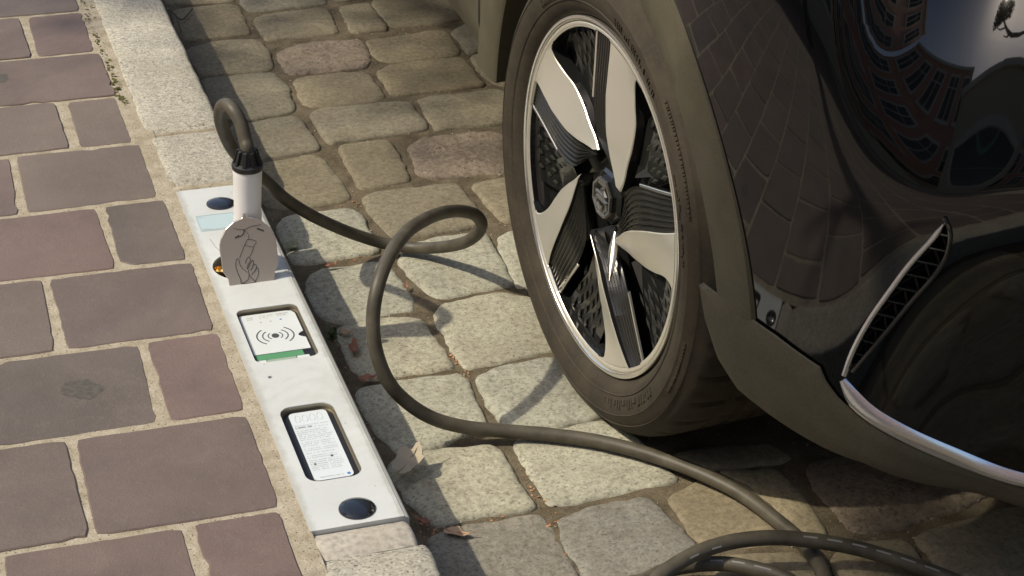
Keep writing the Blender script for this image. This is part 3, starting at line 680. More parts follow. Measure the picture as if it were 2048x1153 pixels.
for u_, v_, y_ in ((491, 283, .668), (481, 245, .682), (464, 217, .70), (448, 210, .735), (440, 228, .77), (447, 262, .80), (466, 300, .815), (495, 332, .81)):
    path.append(at_y(u_, v_, y_))
for u_, v_, h in ((531, 362, .185), (568, 396, .150), (612, 425, .112), (660, 449, .074), (712, 470, .042), (768, 487, .020), (825, 496, .016), (868, 496, .030), (903, 492, .052), (936, 482, .088), (957, 465, .118), (963, 448, .142),
                 (952, 431, .166), (925, 423, .190), (890, 425, .218), (850, 440, .245), (812, 466, .257), (778, 514, .250), (756, 572, .228), (746, 636, .192), (752, 702, .150), (778, 766, .106), (818, 808, .070),
                 (868, 838, .042), (932, 855, .024), (1005, 862, .016), (1100, 870, .014), (1200, 884, .014), (1300, 910, .014), (1395, 945, .014), (1478, 986, .014), (1552, 1040, .014), (1610, 1092, .014), (1650, 1160, .014),
                 (1640, 1240, .013), (1500, 1290, .013), (1330, 1260, .013), (1265, 1195, .013), (1320, 1146, .016), (1420, 1128, .022), (1500, 1136, .026), (1590, 1170, .026), (1600, 1230, .02), (1480, 1270, .022), (1310, 1230, .028), (1305, 1172, .036),
                 (1372, 1117, .046), (1455, 1086, .050), (1540, 1076, .050), (1620, 1081, .044), (1710, 1096, .034), (1800, 1122, .026), (1890, 1154, .02), (2050, 1220, .014), (2300, 1260, .013), (2600, 1200, .013)):
    path.append(at_z(u_, v_, h))
sp = spline(path, 9)
q = Mesh(); q.tube(sp, CB, 18); q.out('cable', 'cable', pc, angle=180)
q = Mesh()
def dashes(i0, i1, step, ln, side):
    i = i0
    while i < i1:
        pts = []
        for k in range(ln + 1):
            p = sp[i + k]; T = (sp[i + k + 1] - sp[i + k - 1]).normalized(); vw = (CAM - p).normalized(); vw = (vw - T * vw.dot(T)).normalized(); sd = T.cross(vw)
            pts.append((p, (vw * .82 + sd * side).normalized(), T))
        rows = []
        for p, nn, T in pts:
            s2 = T.cross(nn).normalized(); rows.append([p + nn * (CB + .0003) + s2 * .0011, p + nn * (CB + .0003) - s2 * .0011])
        q.grid(rows); i += step
n_ = len(sp); idx = lambda u_, v_, h: min(range(n_), key=lambda i: (sp[i] - at_z(u_, v_, h)).length)
dashes(idx(1600, 1079, .046), idx(1890, 1154, .02), 5, 3, -.35); dashes(idx(1372, 1117, .046), idx(1440, 1090, .05), 5, 2, .2); dashes(idx(1420, 1128, .022), idx(1560, 1160, .026), 5, 3, -.35)
q.out('cable_print', 'print', pc, smooth=False, kind='stuff')

# ------------------------------------------------------------------ car: body surface
PL = [(.372, 4.2), (.345, 3.2), (.340, 2.2), (.340, 1.2), (.340, .6), (.340, .25), (.342, .1), (.347, .03), (.358, -.04), (.375, -.10), (.398, -.155), (.43, -.21), (.475, -.265), (.53, -.32), (.60, -.37), (.72, -.42), (.95, -.46), (1.25, -.475)]
D = np.array([p[:2] for p in spline([(a, b, 0) for a, b in PL], 24)])
for _ in range(30): D[1:-1] = .25 * D[:-2] + .5 * D[1:-1] + .25 * D[2:]
S_ = np.r_[0, np.cumsum(np.linalg.norm(np.diff(D, axis=0), axis=1))]; S_ -= np.interp(0, -D[:, 1], S_)
SMAX = S_[-1]
def plan(s): return np.array([np.interp(s, S_, D[:, 0]), np.interp(s, S_, D[:, 1])])
def pnrm(s):
    t = plan(s + .012) - plan(s - .012); t /= np.linalg.norm(t); return np.array([t[1], -t[0]])
def softp(x, w_): return w_ * np.log1p(np.exp(np.clip(x / w_, -50, 50)))
RS = [-4, -.4, 0, .1, .16, .19, .22, .26, .305, .34, .385, .6, 1.4]; RZ = [.93, .93, .87, .81, .748, .69, .648, .622, .613, .625, .645, .67, .69]
_rs = np.linspace(-4, 1.4, 2701); _rz = np.interp(_rs, RS, RZ)
for _ in range(160): _rz[1:-1] = .25 * _rz[:-2] + .5 * _rz[1:-1] + .25 * _rz[2:]
def inset(s, z):
    zr = np.interp(s, _rs, _rz)
    wd = .008 + .036 / (1 + math.exp((s - .23) / .03))
    k = np.interp(s, [-.3, .1, .3], [.40, .42, .44]); low = .015 + .27 / (1 + math.exp(-(s - .32) / .035))
    return k * softp(z - zr, wd) + .55 * softp(z - zr - .16, .03) + low * softp(min(zr, .60) - .03 - z, .02)
def surf(s, z, lift=0.0):
    p = plan(s) - pnrm(s) * (inset(s, z) - lift); return Vector((p[0], p[1], z))
WC = Vector((.36275, .36759, .32467)); WY = .0739
car = empty('parked_car', (1.25, .368, 0), 'black parked car with grey wheel arch trim and five spoke alloy wheel beside the kerb', 'car')
def mirror_x(v): return Vector((2.5 - v.x, v.y, v.z))
def project(P):
    v = ROT.transposed() @ (P - CAM); return np.array([1024 + F_PX * v.x / -v.z, 576.5 - F_PX * v.y / -v.z])
def on_body(u, v):
    x = np.array([.2, .42])
    for _ in range(25):
        p0 = project(surf(*x)); f_ = p0 - np.array([u, v])
        if abs(f_).max() < .05: break
        J = np.stack([(project(surf(x[0] + 1e-4, x[1])) - p0) / 1e-4, (project(surf(x[0], x[1] + 1e-4)) - p0) / 1e-4], 1)
        x = x + np.clip(np.linalg.solve(J, -f_), -.04, .04)
    return float(x[0]), float(x[1])
Z5 = lambda x, y: (1340 + x * .6531, 400 + y * .6531)
Z9 = lambda x, y: (1640 + x * .3297, 400 + y * .3297)
_b = [on_body(*Z5(*p)) for p in ((108, 258), (124, 380), (156, 480), (216, 575), (330, 665), (430, 728), (600, 800), (800, 868), (1084, 938))]
_t = [on_body(*Z5(*p)) for p in ((108, 254), (200, 320), (330, 415), (465, 512), (482, 555), (522, 608), (620, 686), (840, 788), (1084, 878))]
SB = ([p[0] for p in _b] + [1.4], [p[1] for p in _b] + [_b[-1][1] - .008]); ST = ([p[0] for p in _t] + [1.4], [p[1] for p in _t] + [_t[-1][1] - .012])
def zbot(s): return np.interp(s, *SB)
def ztop(s): return np.interp(s, *ST)
BLADE = [on_body(*Z9(*p)) for p in ((150, 1060), (200, 920), (300, 730), (420, 560), (560, 370), (690, 230), (755, 140))]
VENTR = [on_body(*Z9(*p)) for p in ((756, 105), (790, 200), (770, 330), (700, 450), (560, 610), (420, 780), (200, 1040))]
VENT = BLADE + VENTR
ss = list(np.arange(-.93, .0, .012)) + list(np.arange(.0, .2, .006)) + list(np.arange(.2, .335, .0028)) + list(np.linspace(.336, SMAX, 100))
zz = list(np.arange(.22, .35, .01)) + list(np.arange(.35, .605, .0028)) + list(np.arange(.606, .76, .0045)) + list(np.arange(.761, 1.0, .010))
def body_panel(ss, zz, skip):
    G = [[surf(s, z) for s in ss] for z in zz]; mm = Mesh(); n = len(ss)
    V = [p for r in G for p in r]; Fc = []
    for i in range(len(zz) - 1):
        for j in range(n - 1):
            s, z = (ss[j] + ss[j + 1]) / 2, (zz[i] + zz[i + 1]) / 2
            if skip(s, z): continue
            Fc.append([i * n + j, i * n + j + 1, (i + 1) * n + j + 1, (i + 1) * n + j])
    mm.add(V, Fc); mm.add([mirror_x(v) for v in V], Fc)
    # bonnet from one top edge to the other
    top = G[-1]; rows = [top]
    for t in (.04, .12, .3, .5, .7, .88, .96, 1):
        rows.append([a.lerp(mirror_x(a), t) + Vector((0, 0, .05 * math.sin(math.pi * t) ** .7)) for a in top])
    mm.grid(rows); return mm
def skip_front(s, z):
    p = plan(s)
    if math.hypot(p[1] - WC.y, z - WC.z) < (.425 if z > .41 else .405) and s < .1: return True
    if s > -.01 and z < zbot(s) + .008: return True
    if s < -.3 and z < .50: return True
    if .2 < s < .335 and inside((s, z), VENT): return True
    return False
body = body_panel(ss, zz, skip_front).out('front_body', 'paint', car, angle=180)
door = body_panel(list(np.linspace(-3.9, -.936, 60)), list(np.linspace(.508, .999, 30)), lambda s, z: math.hypot(plan(s)[1] - WC.y - 2.705, z - WC.z) < .42).out('rear_body', 'paint', car, angle=180)
# cabin, floor
q = Mesh()
sec = []
for y, z, hw in ((.75, .98, .72), (1.55, 1.42, .58), (2.6, 1.45, .56), (3.6, 1.28, .58), (4.15, .98, .70)):
    sec.append([Vector((1.25 + hw * x, y, .95 + (z - .95) * zt_)) for x, zt_ in ((-1.02, 0), (-1, .45), (-.94, .85), (-.8, 1), (0, 1.03), (.8, 1), (.94, .85), (1, .45), (1.02, 0))])
q.grid(sec); q.out('cabin', 'glass_dark', car)
q = Mesh(); q.box((.80, -.20, .25), (1.70, .0, .27)); q.box((.74, .0, .22), (1.76, .78, .25)); q.box((.50, .80, .26), (2.0, 4.1, .30))
q.box((.40, 4.1, .30), (2.1, 4.2, .95)); q.out('floor_pan', 'under', car, smooth=False)
# skirt below the bumper and its side return
def band(s0, s1, n, zlo, zhi, lift, nz_=6):
    sl = np.linspace(0, 1, n) ** 1.6 * (s1 - s0) + s0; rows = []
    for s in sl:
        a, b = zlo(s), max(zhi(s), zlo(s) + .002); r = []
        r.append(surf(s, a + .008, -.03)); r.append(surf(s, a + .001, lift - .004))
        for k in range(nz_ + 1): r.append(surf(s, a + (b - a) * k / nz_, lift * (.6 if k in (0, nz_) else 1)))
        r.append(surf(s, b + .001, lift - .006)); rows.append(r)
    mm = Mesh(); mm.grid(rows); return mm
sk_ = band(_b[0][0], SMAX, 110, zbot, ztop, .0085)
nv = len(sk_.v); fs = list(sk_.f); sk_.v += [mirror_x(v) for v in sk_.v[:nv]]; sk_.f += [[i + nv for i in f] for f in fs]
sk_.out('bumper_skirt', 'clad', car, angle=40)
# arch trim
AN = Vector((math.cos(0), 0, 0))
def arch(side):
    mm = Mesh(); rows = []
    for k in range(73):
        a = math.radians(8 + 169 * k / 72)
        y_ = lambda r: WC.y - r * math.cos(a); z_ = lambda r: WC.z + r * math.sin(a)
        f = max(0, 1 - (k / 72) * 3.2)
        ri, ro = .374 + .034 * f, .452 + .018 * f
        xs_ = lambda r: np.interp(y_(r), D[::-1, 1], D[::-1, 0])
        r_ = []
        for r, dx in ((ri + .012, .075), (ri + .002, .012), (ri, .003), (ri + .004, -.0010), ((ri + ro) / 2, -.0045), (ro - .006, -.0040), (ro, -.0025), (ro + .001, .006)):
            xx = xs_(r) + (inset(0, z_(r)) if z_(r) > .75 else 0); r_.append(Vector((xx + dx, y_(r), z_(r))))
        rows.append(r_)
    mm.grid(rows); return mm
ar = arch(0); ar.out('arch_trim', 'clad', car, angle=40)
ar.v = [mirror_x(v) for v in ar.v]; ar.out('arch_trim', 'clad', car, angle=40)
q = Mesh(); rows = []
for k in range(41):
    a = math.radians(-4 + 188 * k / 40); rows.append([Vector((x, WC.y - r * math.cos(a), WC.z + r * math.sin(a))) for x, r in ((.375, .395), (.45, .405), (.66, .405), (.72, .36), (.73, .05))])
q.grid(rows); q.out('wheel_housing', 'under', car)
# sill cladding behind the wheel
q = Mesh(); rows = []
for y, dx in ((.782, 0), (.80, 0), (.95, .006), (1.2, .015), (1.8, .016), (2.6, .016)):
    rows.append([Vector((x + dx, y, z)) for x, z in ((.46, .30), (.392, .325), (.372, .336), (.358, .352), (.347, .40), (.344, .50), (.343, .515), (.36, .52))])
q.grid(rows); q.f.append(list(range(8))); q.out('sill_cladding', 'clad', car, angle=40)
q = Mesh(); rows = []
for y in (.845, .851): rows.append([Vector((x - .0012, y, z)) for x, z in ((.374, .337), (.360, .352), (.349, .40), (.346, .50), (.345, .515))])
q.grid(rows); q.out('sill_seam', 'under', car)
# chrome strips
def ribbon(path_, wd, hg, n=8, sm_=12, tl=0):
    P = spline([Vector((s, z, 0)) for s, z in path_], n); mm = Mesh(); rows = []; X = [surf(p.x, p.y) for p in P]
    for _ in range(sm_): X = [X[0]] + [(X[i - 1] + X[i] * 2 + X[i + 1]) / 4 for i in range(1, len(X) - 1)] + [X[-1]]
    for i in range(len(P)):
        s, z = P[i].x, P[i].y; p = X[i]; t = (X[min(i + 1, len(P) - 1)] - X[max(i - 1, 0)]).normalized()
        nn = Vector((*pnrm(s), 0)); nn = (nn - t * nn.dot(t)).normalized(); b = t.cross(nn)
        w_ = wd(i / (len(P) - 1))
        up_ = tl * (1 if b.z > 0 else -1)
        rows.append([p + b * (w_ * math.cos(a)) + nn * (hg * math.sin(a) ** .6 - .0015 - up_ * w_ * math.cos(a)) for a in (math.pi * k / 8 for k in range(9))])
    mm.grid(rows); mm.f.append(list(range(9))); mm.f.append(list(range(len(mm.v) - 9, len(mm.v)))); return mm
CH = [on_body(*Z5(*p)) for p in ((531, 548), (556, 590), (604, 640), (690, 694), (840, 764), (960, 812), (1084, 850))]; CH += [(.6, CH[-1][1] - .010), (SMAX - .02, CH[-1][1] - .018)]
ribbon(CH, lambda t: .0035 + .0060 * min(1, t * 6), .007, 8, 12, .55).out('chrome_strip', 'chrome', car, angle=60)
ribbon(BLADE, lambda t: .0036 if t < .9 else .0036 - .0022 * (t - .9) * 10, .006).out('chrome_blade', 'chrome', car, angle=60)
# vent behind the blade
def edge_at(poly, z):
    for a, b in zip(poly, poly[1:]):
        if min(a[1], b[1]) <= z <= max(a[1], b[1]) and abs(a[1] - b[1]) > 1e-6: return a[0] + (b[0] - a[0]) * (z - a[1]) / (b[1] - a[1])
    return None
q = Mesh(); n = 40; rows = []
for k in range(n):
    z = BLADE[0][1] + .002 + (BLADE[-1][1] + .003 - BLADE[0][1]) * k / (n - 1); a, b = edge_at(BLADE, z), edge_at(VENTR, z)
    a = a if a is not None else BLADE[-1][0]; b = b if b is not None else VENTR[0][0]
    rows.append([surf(a - .002, z, .0), surf(a - .001, z, -.024), surf((a + b) / 2, z, -.03), surf(b + .001, z, -.018), surf(b + .002, z, .0)])
q.grid(rows); vent = q.out('vent', 'dark', car)
P = spline([Vector((s, z, 0)) for s, z in VENTR], 8); q = Mesh(); q.tube([surf(p.x, p.y, .0008) for p in P], .0026, 8); q.out('vent_lip', 'gloss', vent)
for k in range(10):
    z = BLADE[0][1] + .028 + .0187 * k; a, b = edge_at(BLADE, z), edge_at(VENTR, z)
    if a is None or b is None: continue
    q = Mesh(); q.add([surf(a, z - .001, -.003), surf(b, z - .001, -.003), surf(b, z - .004, -.022), surf(a, z - .004, -.022), surf(a, z + .001, -.003), surf(b, z + .001, -.003), surf(b, z - .002, -.022), surf(a, z - .002, -.022)],
          [[0, 1, 2, 3], [4, 5, 6, 7], [0, 1, 5, 4], [1, 2, 6, 5], [2, 3, 7, 6], [3, 0, 4, 7]]); q.out('slat', 'gloss', vent, smooth=False)
    a2, b2 = edge_at(BLADE, z + .016), edge_at(VENTR, z + .016)
    if a2 is None or b2 is None: continue
    q = Mesh(); q.tube([surf(b - .002, z, -.008), surf((a2 + b2) / 2 - .004, z + .016, -.012)], .0014, 6); q.tube([surf(a + .003, z, -.008), surf((a2 + b2) / 2 - .004, z + .016, -.012)], .0014, 6); q.out('vent_rib', 'dark', vent)

# ------------------------------------------------------------------ front wheel
WN = Vector((math.cos(WY), math.sin(WY), 0)); WA = Vector((math.sin(WY), -math.cos(WY), 0)); WZ = Vector((0, 0, 1))
RR = .2465
def W(r, ph, d):
    a = math.radians(ph); return WC + WA * (r * math.cos(a)) + WZ * (r * math.sin(a)) + WN * d
WFR = (WC, WA, WZ, -WN)     # height counts outwards
def rp(lst): return [(RR * r * math.cos(math.radians(p)), RR * r * math.sin(math.radians(p))) for r, p in lst]
def rev(prof, seg=128, sub=None):
    mm = Mesh(); mm.grid([[W(r, 360 * k / seg, d) for k in range(seg)] for r, d in prof], True); return mm
wheel = rev([(.2325, .004), (.230, .012), (.226, .030), (.200, .034), (.12, .033), (.06, .026), (.001, .024)]).out('wheel', 'gloss', car, angle=40)
rev([(.2445, .012), (.2465, .002), (.2460, -.0012), (.2435, -.0020), (.2405, -.0012), (.2395, .0008)]).out('rim_lip', 'bright', wheel, angle=60)
rev([(.2396, .0008), (.2392, .0030), (.2382, .0030), (.2378, .0012), (.2365, .0004), (.2335, .0008), (.2322, .0045)]).out('rim_ring', 'silver', wheel, angle=30)
# tyre
pf = [(.236, .020), (.2445, .012), (.2468, .0055), (.250, .0015), (.2545, -.0035), (.262, -.0085), (.266, -.0095), (.2675, -.0112), (.2690, -.0100), (.276, -.0125), (.285, -.0140), (.2935, -.0132), (.2945, -.0142), (.2965, -.0125), (.303, -.0095), (.3095, -.0045), (.3105, -.0058), (.3125, -.0025), (.317, .0015), (.3215, .0060), (.3255, .0115), (.3283, .0180), (.3300, .0270), (.3309, .036)]
tread = []
for d in np.arange(.040, .190, .005):
    gr = any(abs(d - g) < .0055 for g in (.066, .100, .134, .166)); tread.append((.3312 - (.0065 if gr else 0) - .00 * d, d))
full = pf + tread + [(r, .228 - d) for r, d in reversed(pf)]
seg = 288; mm = Mesh(); rows = []
for r, d in full:
    rw = []
    for k in range(seg):
        ph = 360 * k / seg; rr_ = r
        if r > .3250: 
            if (k % 8) in (0,): rr_ -= .0045 if r > .3262 else .002
        if .3270 < r and (k % 8 == 4) and d < .03: rr_ -= .002
        p = W(rr_, ph, d)
        if p.z < .0045:
            ex_ = .0045 - p.z; p.z = .0045 - .0 * ex_
        rw.append(p)
    rows.append(rw)
# small bulge of the loaded sidewall
for rw, (r, d) in zip(rows, full):
    for p in rw:
        if p.z < .08 and d < .02 and r > .25: p -= WN * (.0035 * (1 - p.z / .08))
mm.grid(rows, True); tyre = mm.out('tyre', 'tyre', wheel, angle=28)
# raised marks on the sidewall
rt = random.Random(11); q = Mesh()
def mark(r0, r1, a0, a1, d):
    q.add([W(r0, a0, d(r0)), W(r0, a1, d(r0)), W(r1, a1, d(r1)), W(r1, a0, d(r1)), W(r0, a0, d(r0) + .002), W(r0, a1, d(r0) + .002), W(r1, a1, d(r1) + .002), W(r1, a0, d(r1) + .002)],
          [[0, 1, 2, 3], [0, 1, 5, 4], [1, 2, 6, 5], [2, 3, 7, 6], [3, 0, 4, 7]])
dprof = lambda r: -.0008 + np.interp(r, [.2545, .262, .269, .276, .285, .2935, .303, .3095, .317], [-.0035, -.0085, -.010, -.0125, -.014, -.0132, -.0095, -.0045, .0015]) - .0010
for a0, a1 in ((-72, -38), (52, 78), (8, 30), (100, 128)):
    a = a0
    while a < a1:
        wd = rt.choice([.5, .5, .9, 1.6]); h = rt.choice([1, 1, .55])
        mark(.2735, .2735 + .0115 * h, a, a + wd, dprof); a += wd + rt.choice([.5, .6, 1.1])
for a0, a1 in ((20, 48), (-30, -12)):
    a = a0
    while a < a1:
        wd = rt.choice([.35, .5, .9]); mark(.2985, .3025, a, a + wd, dprof); a += wd + rt.choice([.3, .5])
q.out('sidewall_marks', 'tyre', tyre, smooth=False, kind='stuff')
def dens(l, n=5):
    return [(p.x, p.y) for p in spline([Vector((r, a, 0)) for r, a in l], n)]
LONG = [(.968, 0), (.86, -1.6), (.80, -2.4), (.65, -4.6), (.50, -9.2), (.42, -14), (.35, -22), (.30, -34), (.265, -48)]
POCK = [(.265, -56), (.30, -51), (.35, -44.5), (.40, -39.5), (.50, -34), (.60, -29.5), (.68, -25.8), (.76, -22.2), (.83, -20.4), (.88, -19.9), (.912, -20.2), (.928, -21.6), (.9355, -25)]
def crown(r): return np.interp(r, [.24, .35, .5, .66, .8, .94], [.2, .7, 1, 1, .6, 0])
def blade_mesh(b):
    lo_ = sorted(dens(LONG)); po_ = sorted(dens(POCK)); rs_ = list(np.linspace(.268, .90, 30)) + [.91, .92, .928, .9355]; rows = []
    for r in rs_:
        a0, a1 = np.interp(r, [p[0] for p in lo_], [p[1] for p in lo_]), np.interp(r, [p[0] for p in po_], [p[1] for p in po_]); rw = []
        e = min(.2, .0012 / (RR * r * math.radians(abs(a1 - a0)) + 1e-6))
        for t, dd in [(0, .022), (0, .0012), (e, .0002)] + [(e + (1 - 2 * e) * k / 8, 0) for k in range(1, 8)] + [(1 - e, .0002), (1, .0012), (1, .022)]:
            d = .0014 + dd + (-.0065 + .0160 * t) * crown(r) + .004 * max(0, (.45 - r) / .2); rw.append(W(RR * r, b + a0 + (a1 - a0) * t, d))
        rows.append(rw)
    q = Mesh(); q.grid(rows); q.f.append(list(range(13)))
    q.grid([[W(RR * r, b - 61.4 * k / 40, d) for k in range(41)] for r, d in ((.9345, .020), (.9345, .0028), (.938, .0016), (.964, .0014), (.968, .0026))])
    o_ = q.out('spoke_blade', 'silver', wheel, angle=25); o_.data.materials.append(MAT['gloss'])
    for pl_ in o_.data.polygons:
        if abs(pl_.normal.dot(WN)) < .35: pl_.material_index = 1
RIBL = [(.960, 10.6), (.85, 11.6), (.75, 12.8), (.65, 14.6), (.56, 16.6), (.46, 17.6), (.38, 16.5), (.31, 9), (.26, -8), (.235, -25)]
for k in range(5):
    b = 86.4 + 72 * k
    blade_mesh(b)
    # ribbed strip
    lo = dens(RIBL, 6); hi = [(np.interp(r, [p[0] for p in reversed(LONG)] , [p[1] for p in reversed(LONG)]) if r > .27 else None) for r, _ in lo]
    rows = []; NR = 7
    for (r, a), h in zip(lo, hi):
        if h is None: h = -48
        rw = []
        for i in range(NR * 4 + 1):
            t = i / (NR * 4); dd = .0060 + (.0028 if (i % 4) in (1, 2) else 0) + .004 * (1 - min(1, (r - .23) / .3)) - .0045 * crown(r) * (.4 + .6 * t)
            rw.append(W(RR * r, b + a + (h - a) * t, dd))
        rows.append(rw)
    q = Mesh(); q.grid(rows); q.out('ribbed_strip', 'ribs', wheel, smooth=False)
    q = Mesh(); out = [(r, a + b - .25 / r) for r, a in dens(RIBL[:5], 4)] + [(r, a + b + .75 / r) for r, a in reversed(dens(RIBL[:5], 4))]
    q.prism(rp(out), WFR, -.0065, -.0038, .0006); q.out('accent_strip', 'bright', wheel, smooth=False)
    # pocket floor facets between the strip and the next blade
    q = Mesh()
    def facet(poly, dlist): 
        q.add([W(RR * r, b + a, d) for (r, a), d in zip(poly, dlist)], [list(range(len(poly)))])
    facet([(.93, 14), (.93, 40), (.70, 45), (.60, 20)], [.017, .017, .026, .020])
    facet([(.60, 20), (.70, 45), (.44, 33), (.42, 24)], [.020, .026, .024, .016])
    q.out('pocket', 'gloss', wheel, smooth=False)
    q = Mesh()
    for rr0 in (.90, .83, .76, .69, .62):
        for j in range(5):
            a = 17.5 + j * 5.6 + (2.8 if int(rr0 * 100) % 2 else 0)
            if a > 39 + (.93 - rr0) * 10 or (rr0 < .7 and a > 36): continue
            h, w_ = .046, 1.25
            dd = np.interp(rr0, [.60, .93], [.020, .015]) + .0055 * (a - 14) / 26 * (1 if rr0 < .85 else .3) - .0012
            q.add([W(RR * (rr0 - h), b + a, dd), W(RR * rr0, b + a + w_, dd), W(RR * (rr0 + h), b + a, dd), W(RR * rr0, b + a - w_, dd), W(RR * rr0, b + a, dd - .0015)], [[0, 1, 4], [1, 2, 4], [2, 3, 4], [3, 0, 4]])
    q.out('pocket_texture', 'diamond', wheel, smooth=False)
# sun glint under the hub: added patch, shaped and tilted to flash at the camera
fc = at_plane(1225, 500, WC, WN); Hv = (SUN_TO + (CAM - fc).normalized()).normalized()
q = Mesh(); e1 = at_plane(1233, 580, WC, WN) - at_plane(1222, 455, WC, WN); e1 = (e1 - Hv * e1.dot(Hv)).normalized(); e2 = Hv.cross(e1).normalized()
rows = []
for i in range(9):
    t = i / 8; w_ = .0062 * (1 - abs(2 * t - .9) ** 2 * .75)
    rows.append([fc + e1 * (-.026 + .070 * t) + e2 * (w_ * (j / 4 - 1)) - Hv * (.0022 * (j / 4 - 1) ** 2 + .0035 * (t - .35) ** 2) for j in range(9)])
q.grid(rows); q.out('facet', 'facet', wheel, angle=180)
# hub and emblem
oc = lambda r, sx=1, sy=1: [(r * sx * math.cos(math.radians(22.5 + 45 * k)), r * sy * math.sin(math.radians(22.5 + 45 * k))) for k in range(8)]
HF = (WC + WN * .009, WA, WZ, -WN)
q = Mesh(); q.prism(oc(.040), HF, -.02, -.008, .004); q.out('hub', 'gloss', wheel, smooth=False)
q = Mesh(); q.prism(oc(.0300), HF, -.010, -.001, .0015); hubc = q.out('hub_cap', 'gloss', wheel, smooth=False)
q = Mesh()
o1, o2 = oc(.0290), oc(.0255)
for i in range(8):
    j = (i + 1) % 8; P = lambda p, h: HF[0] + WA * p[0] + WZ * p[1] - WN * h
    q.add([P(o1[i], -.002), P(o1[j], -.002), P(o2[j], -.002), P(o2[i], -.002), P(o1[i], .0008), P(o1[j], .0008), P(o2[j], .0008), P(o2[i], .0008)], [[4, 5, 6, 7], [0, 1, 5, 4], [2, 3, 7, 6]])
def letter(pts, wd):
    # emblem stands turned clockwise by a quarter with the wheel
    qq = [(p[1] * .97, -p[0] * .97) for p in pts]; stroke(q, qq, wd, HF, -.0014, .0008)
letter([(-.0205, -.0100), (-.0205, .0120)], .0036); letter([(-.0205, .0120), (-.0120, -.0020)], .0034); letter([(-.0120, -.0020), (-.0035, .0120)], .0034); letter([(-.0035, .0130), (-.0035, -.0190)], .0036)
letter([(.0190, .0085), (.0130, .0150), (.0035, .0150)], .0034); letter([(.0035, .0170), (.0035, -.0170)], .0036); letter([(.0035, -.0150), (.0130, -.0150), (.0195, -.0080), (.0195, .0010)], .0034); letter([(.0215, .0005), (.0110, .0005)], .0032)
q.out('emblem', 'bright', hubc, smooth=False)
def copy_wheel(dy, mir):
    r = wheel.copy(); COL.objects.link(r); r.parent = car
    if mir:
        r.rotation_euler = (0, 0, math.pi); w0 = ORG[wheel.name]; r.location = Vector((2.5 - w0.x, w0.y + dy, w0.z)) - org(car)
    else: r.location = wheel.location + Vector((.0, dy, 0))
    for c_ in wheel.children:
        d_ = c_.copy(); COL.objects.link(d_); d_.parent = r
copy_wheel(2.705, False); copy_wheel(0, True); copy_wheel(2.705, True)

# ------------------------------------------------------------------ leaves and litter
def leaf(u, v, length, width, rot, mat, seed, label, curl=.25, lobes=5, z=.004, tilt=(0, 0)):
    c_ = at_z(u, v, z); r = random.Random(seed); mm = Mesh(); n = 30; out = []
    for i in range(n):
        a = 2 * math.pi * i / n; k = .72 + .28 * abs(math.cos(lobes * a / 2 + .3)) + r.uniform(-.09, .05)
        out.append(Vector((math.cos(a) * length / 2 * k, math.sin(a) * width / 2 * k, 0)))
    R_ = Matrix.Rotation(tilt[0], 3, 'X') @ Matrix.Rotation(tilt[1], 3, 'Y') @ Matrix.Rotation(rot, 3, 'Z')
    def lift(p):
        x, y = p.x / length * 2, p.y / width * 2
        return Vector((p.x, p.y, length * curl * (.35 * y * y + .28 * x * x) + .004 * abs(nz((p.x, p.y), 60, seed)) + .0015 * math.cos(6 * x)))
    rings = [[c_ + R_ @ lift(p * s) for p in out] for s in (1, .7, .4, .12)]
    mm.grid(rings, True); mm.f.append([3 * n + i for i in range(n)])
    mm.tube([c_ + R_ @ lift(Vector((length * t, 0, 0))) + Vector((0, 0, .0006)) for t in (-.5, -.2, .1, .35)] + [c_ + R_ @ (lift(Vector((length * .5, 0, 0))) + Vector((length * .22, .002, .002)))], .0007, 5)
    o = mm.out('dry_leaf', mat, None, angle=180); tag(o, label, 'leaf', 'dry leaves on the road by the kerb'); return o
leaf(818, 922, .056, .044, .7, 'leaf_pale', 2, 'large pale beige dry leaf leaning against the kerb near the lower round cap', .32, 5, .024, (.22, -.30))
leaf(912, 1066, .036, .020, -.6, 'leaf_tan', 3, 'small tan dry leaf lying alone on a grey sett beyond the unit', .2, 3)
leaf(584, 494, .032, .022, 1.2, 'leaf_green', 4, 'greenish crumpled dry leaf beside the kerb level with the flap', .6, 3)
leaf(708, 700, .040, .016, 1.3, 'leaf_red', 5, 'narrow reddish brown curled leaf between kerb and hanging cable', .7, 3)
leaf(735, 758, .032, .018, .2, 'leaf_red', 6, 'flat reddish brown leaf tucked under the hanging cable', .3, 5)
leaf(812, 574, .014, .008, 1.0, 'leaf_red', 8, 'tiny red brown leaf scrap in the joint beside the cable loop', .4, 3)
leaf(692, 668, .022, .013, .3, 'leaf_tan', 12, 'small tan leaf scrap lying between the green weed and the hanging cable', .5, 3)
leaf(845, 1046, .026, .012, 2.2, 'leaf_red', 13, 'thin brown leaf shred at the near end of the kerb unit', .6, 3)
leaf(660, 533, .024, .008, .2, 'leaf_red', 14, 'slim rusty leaf shred lying in the joint right of the flap', .4, 3)
q = Mesh(); r = random.Random(21)
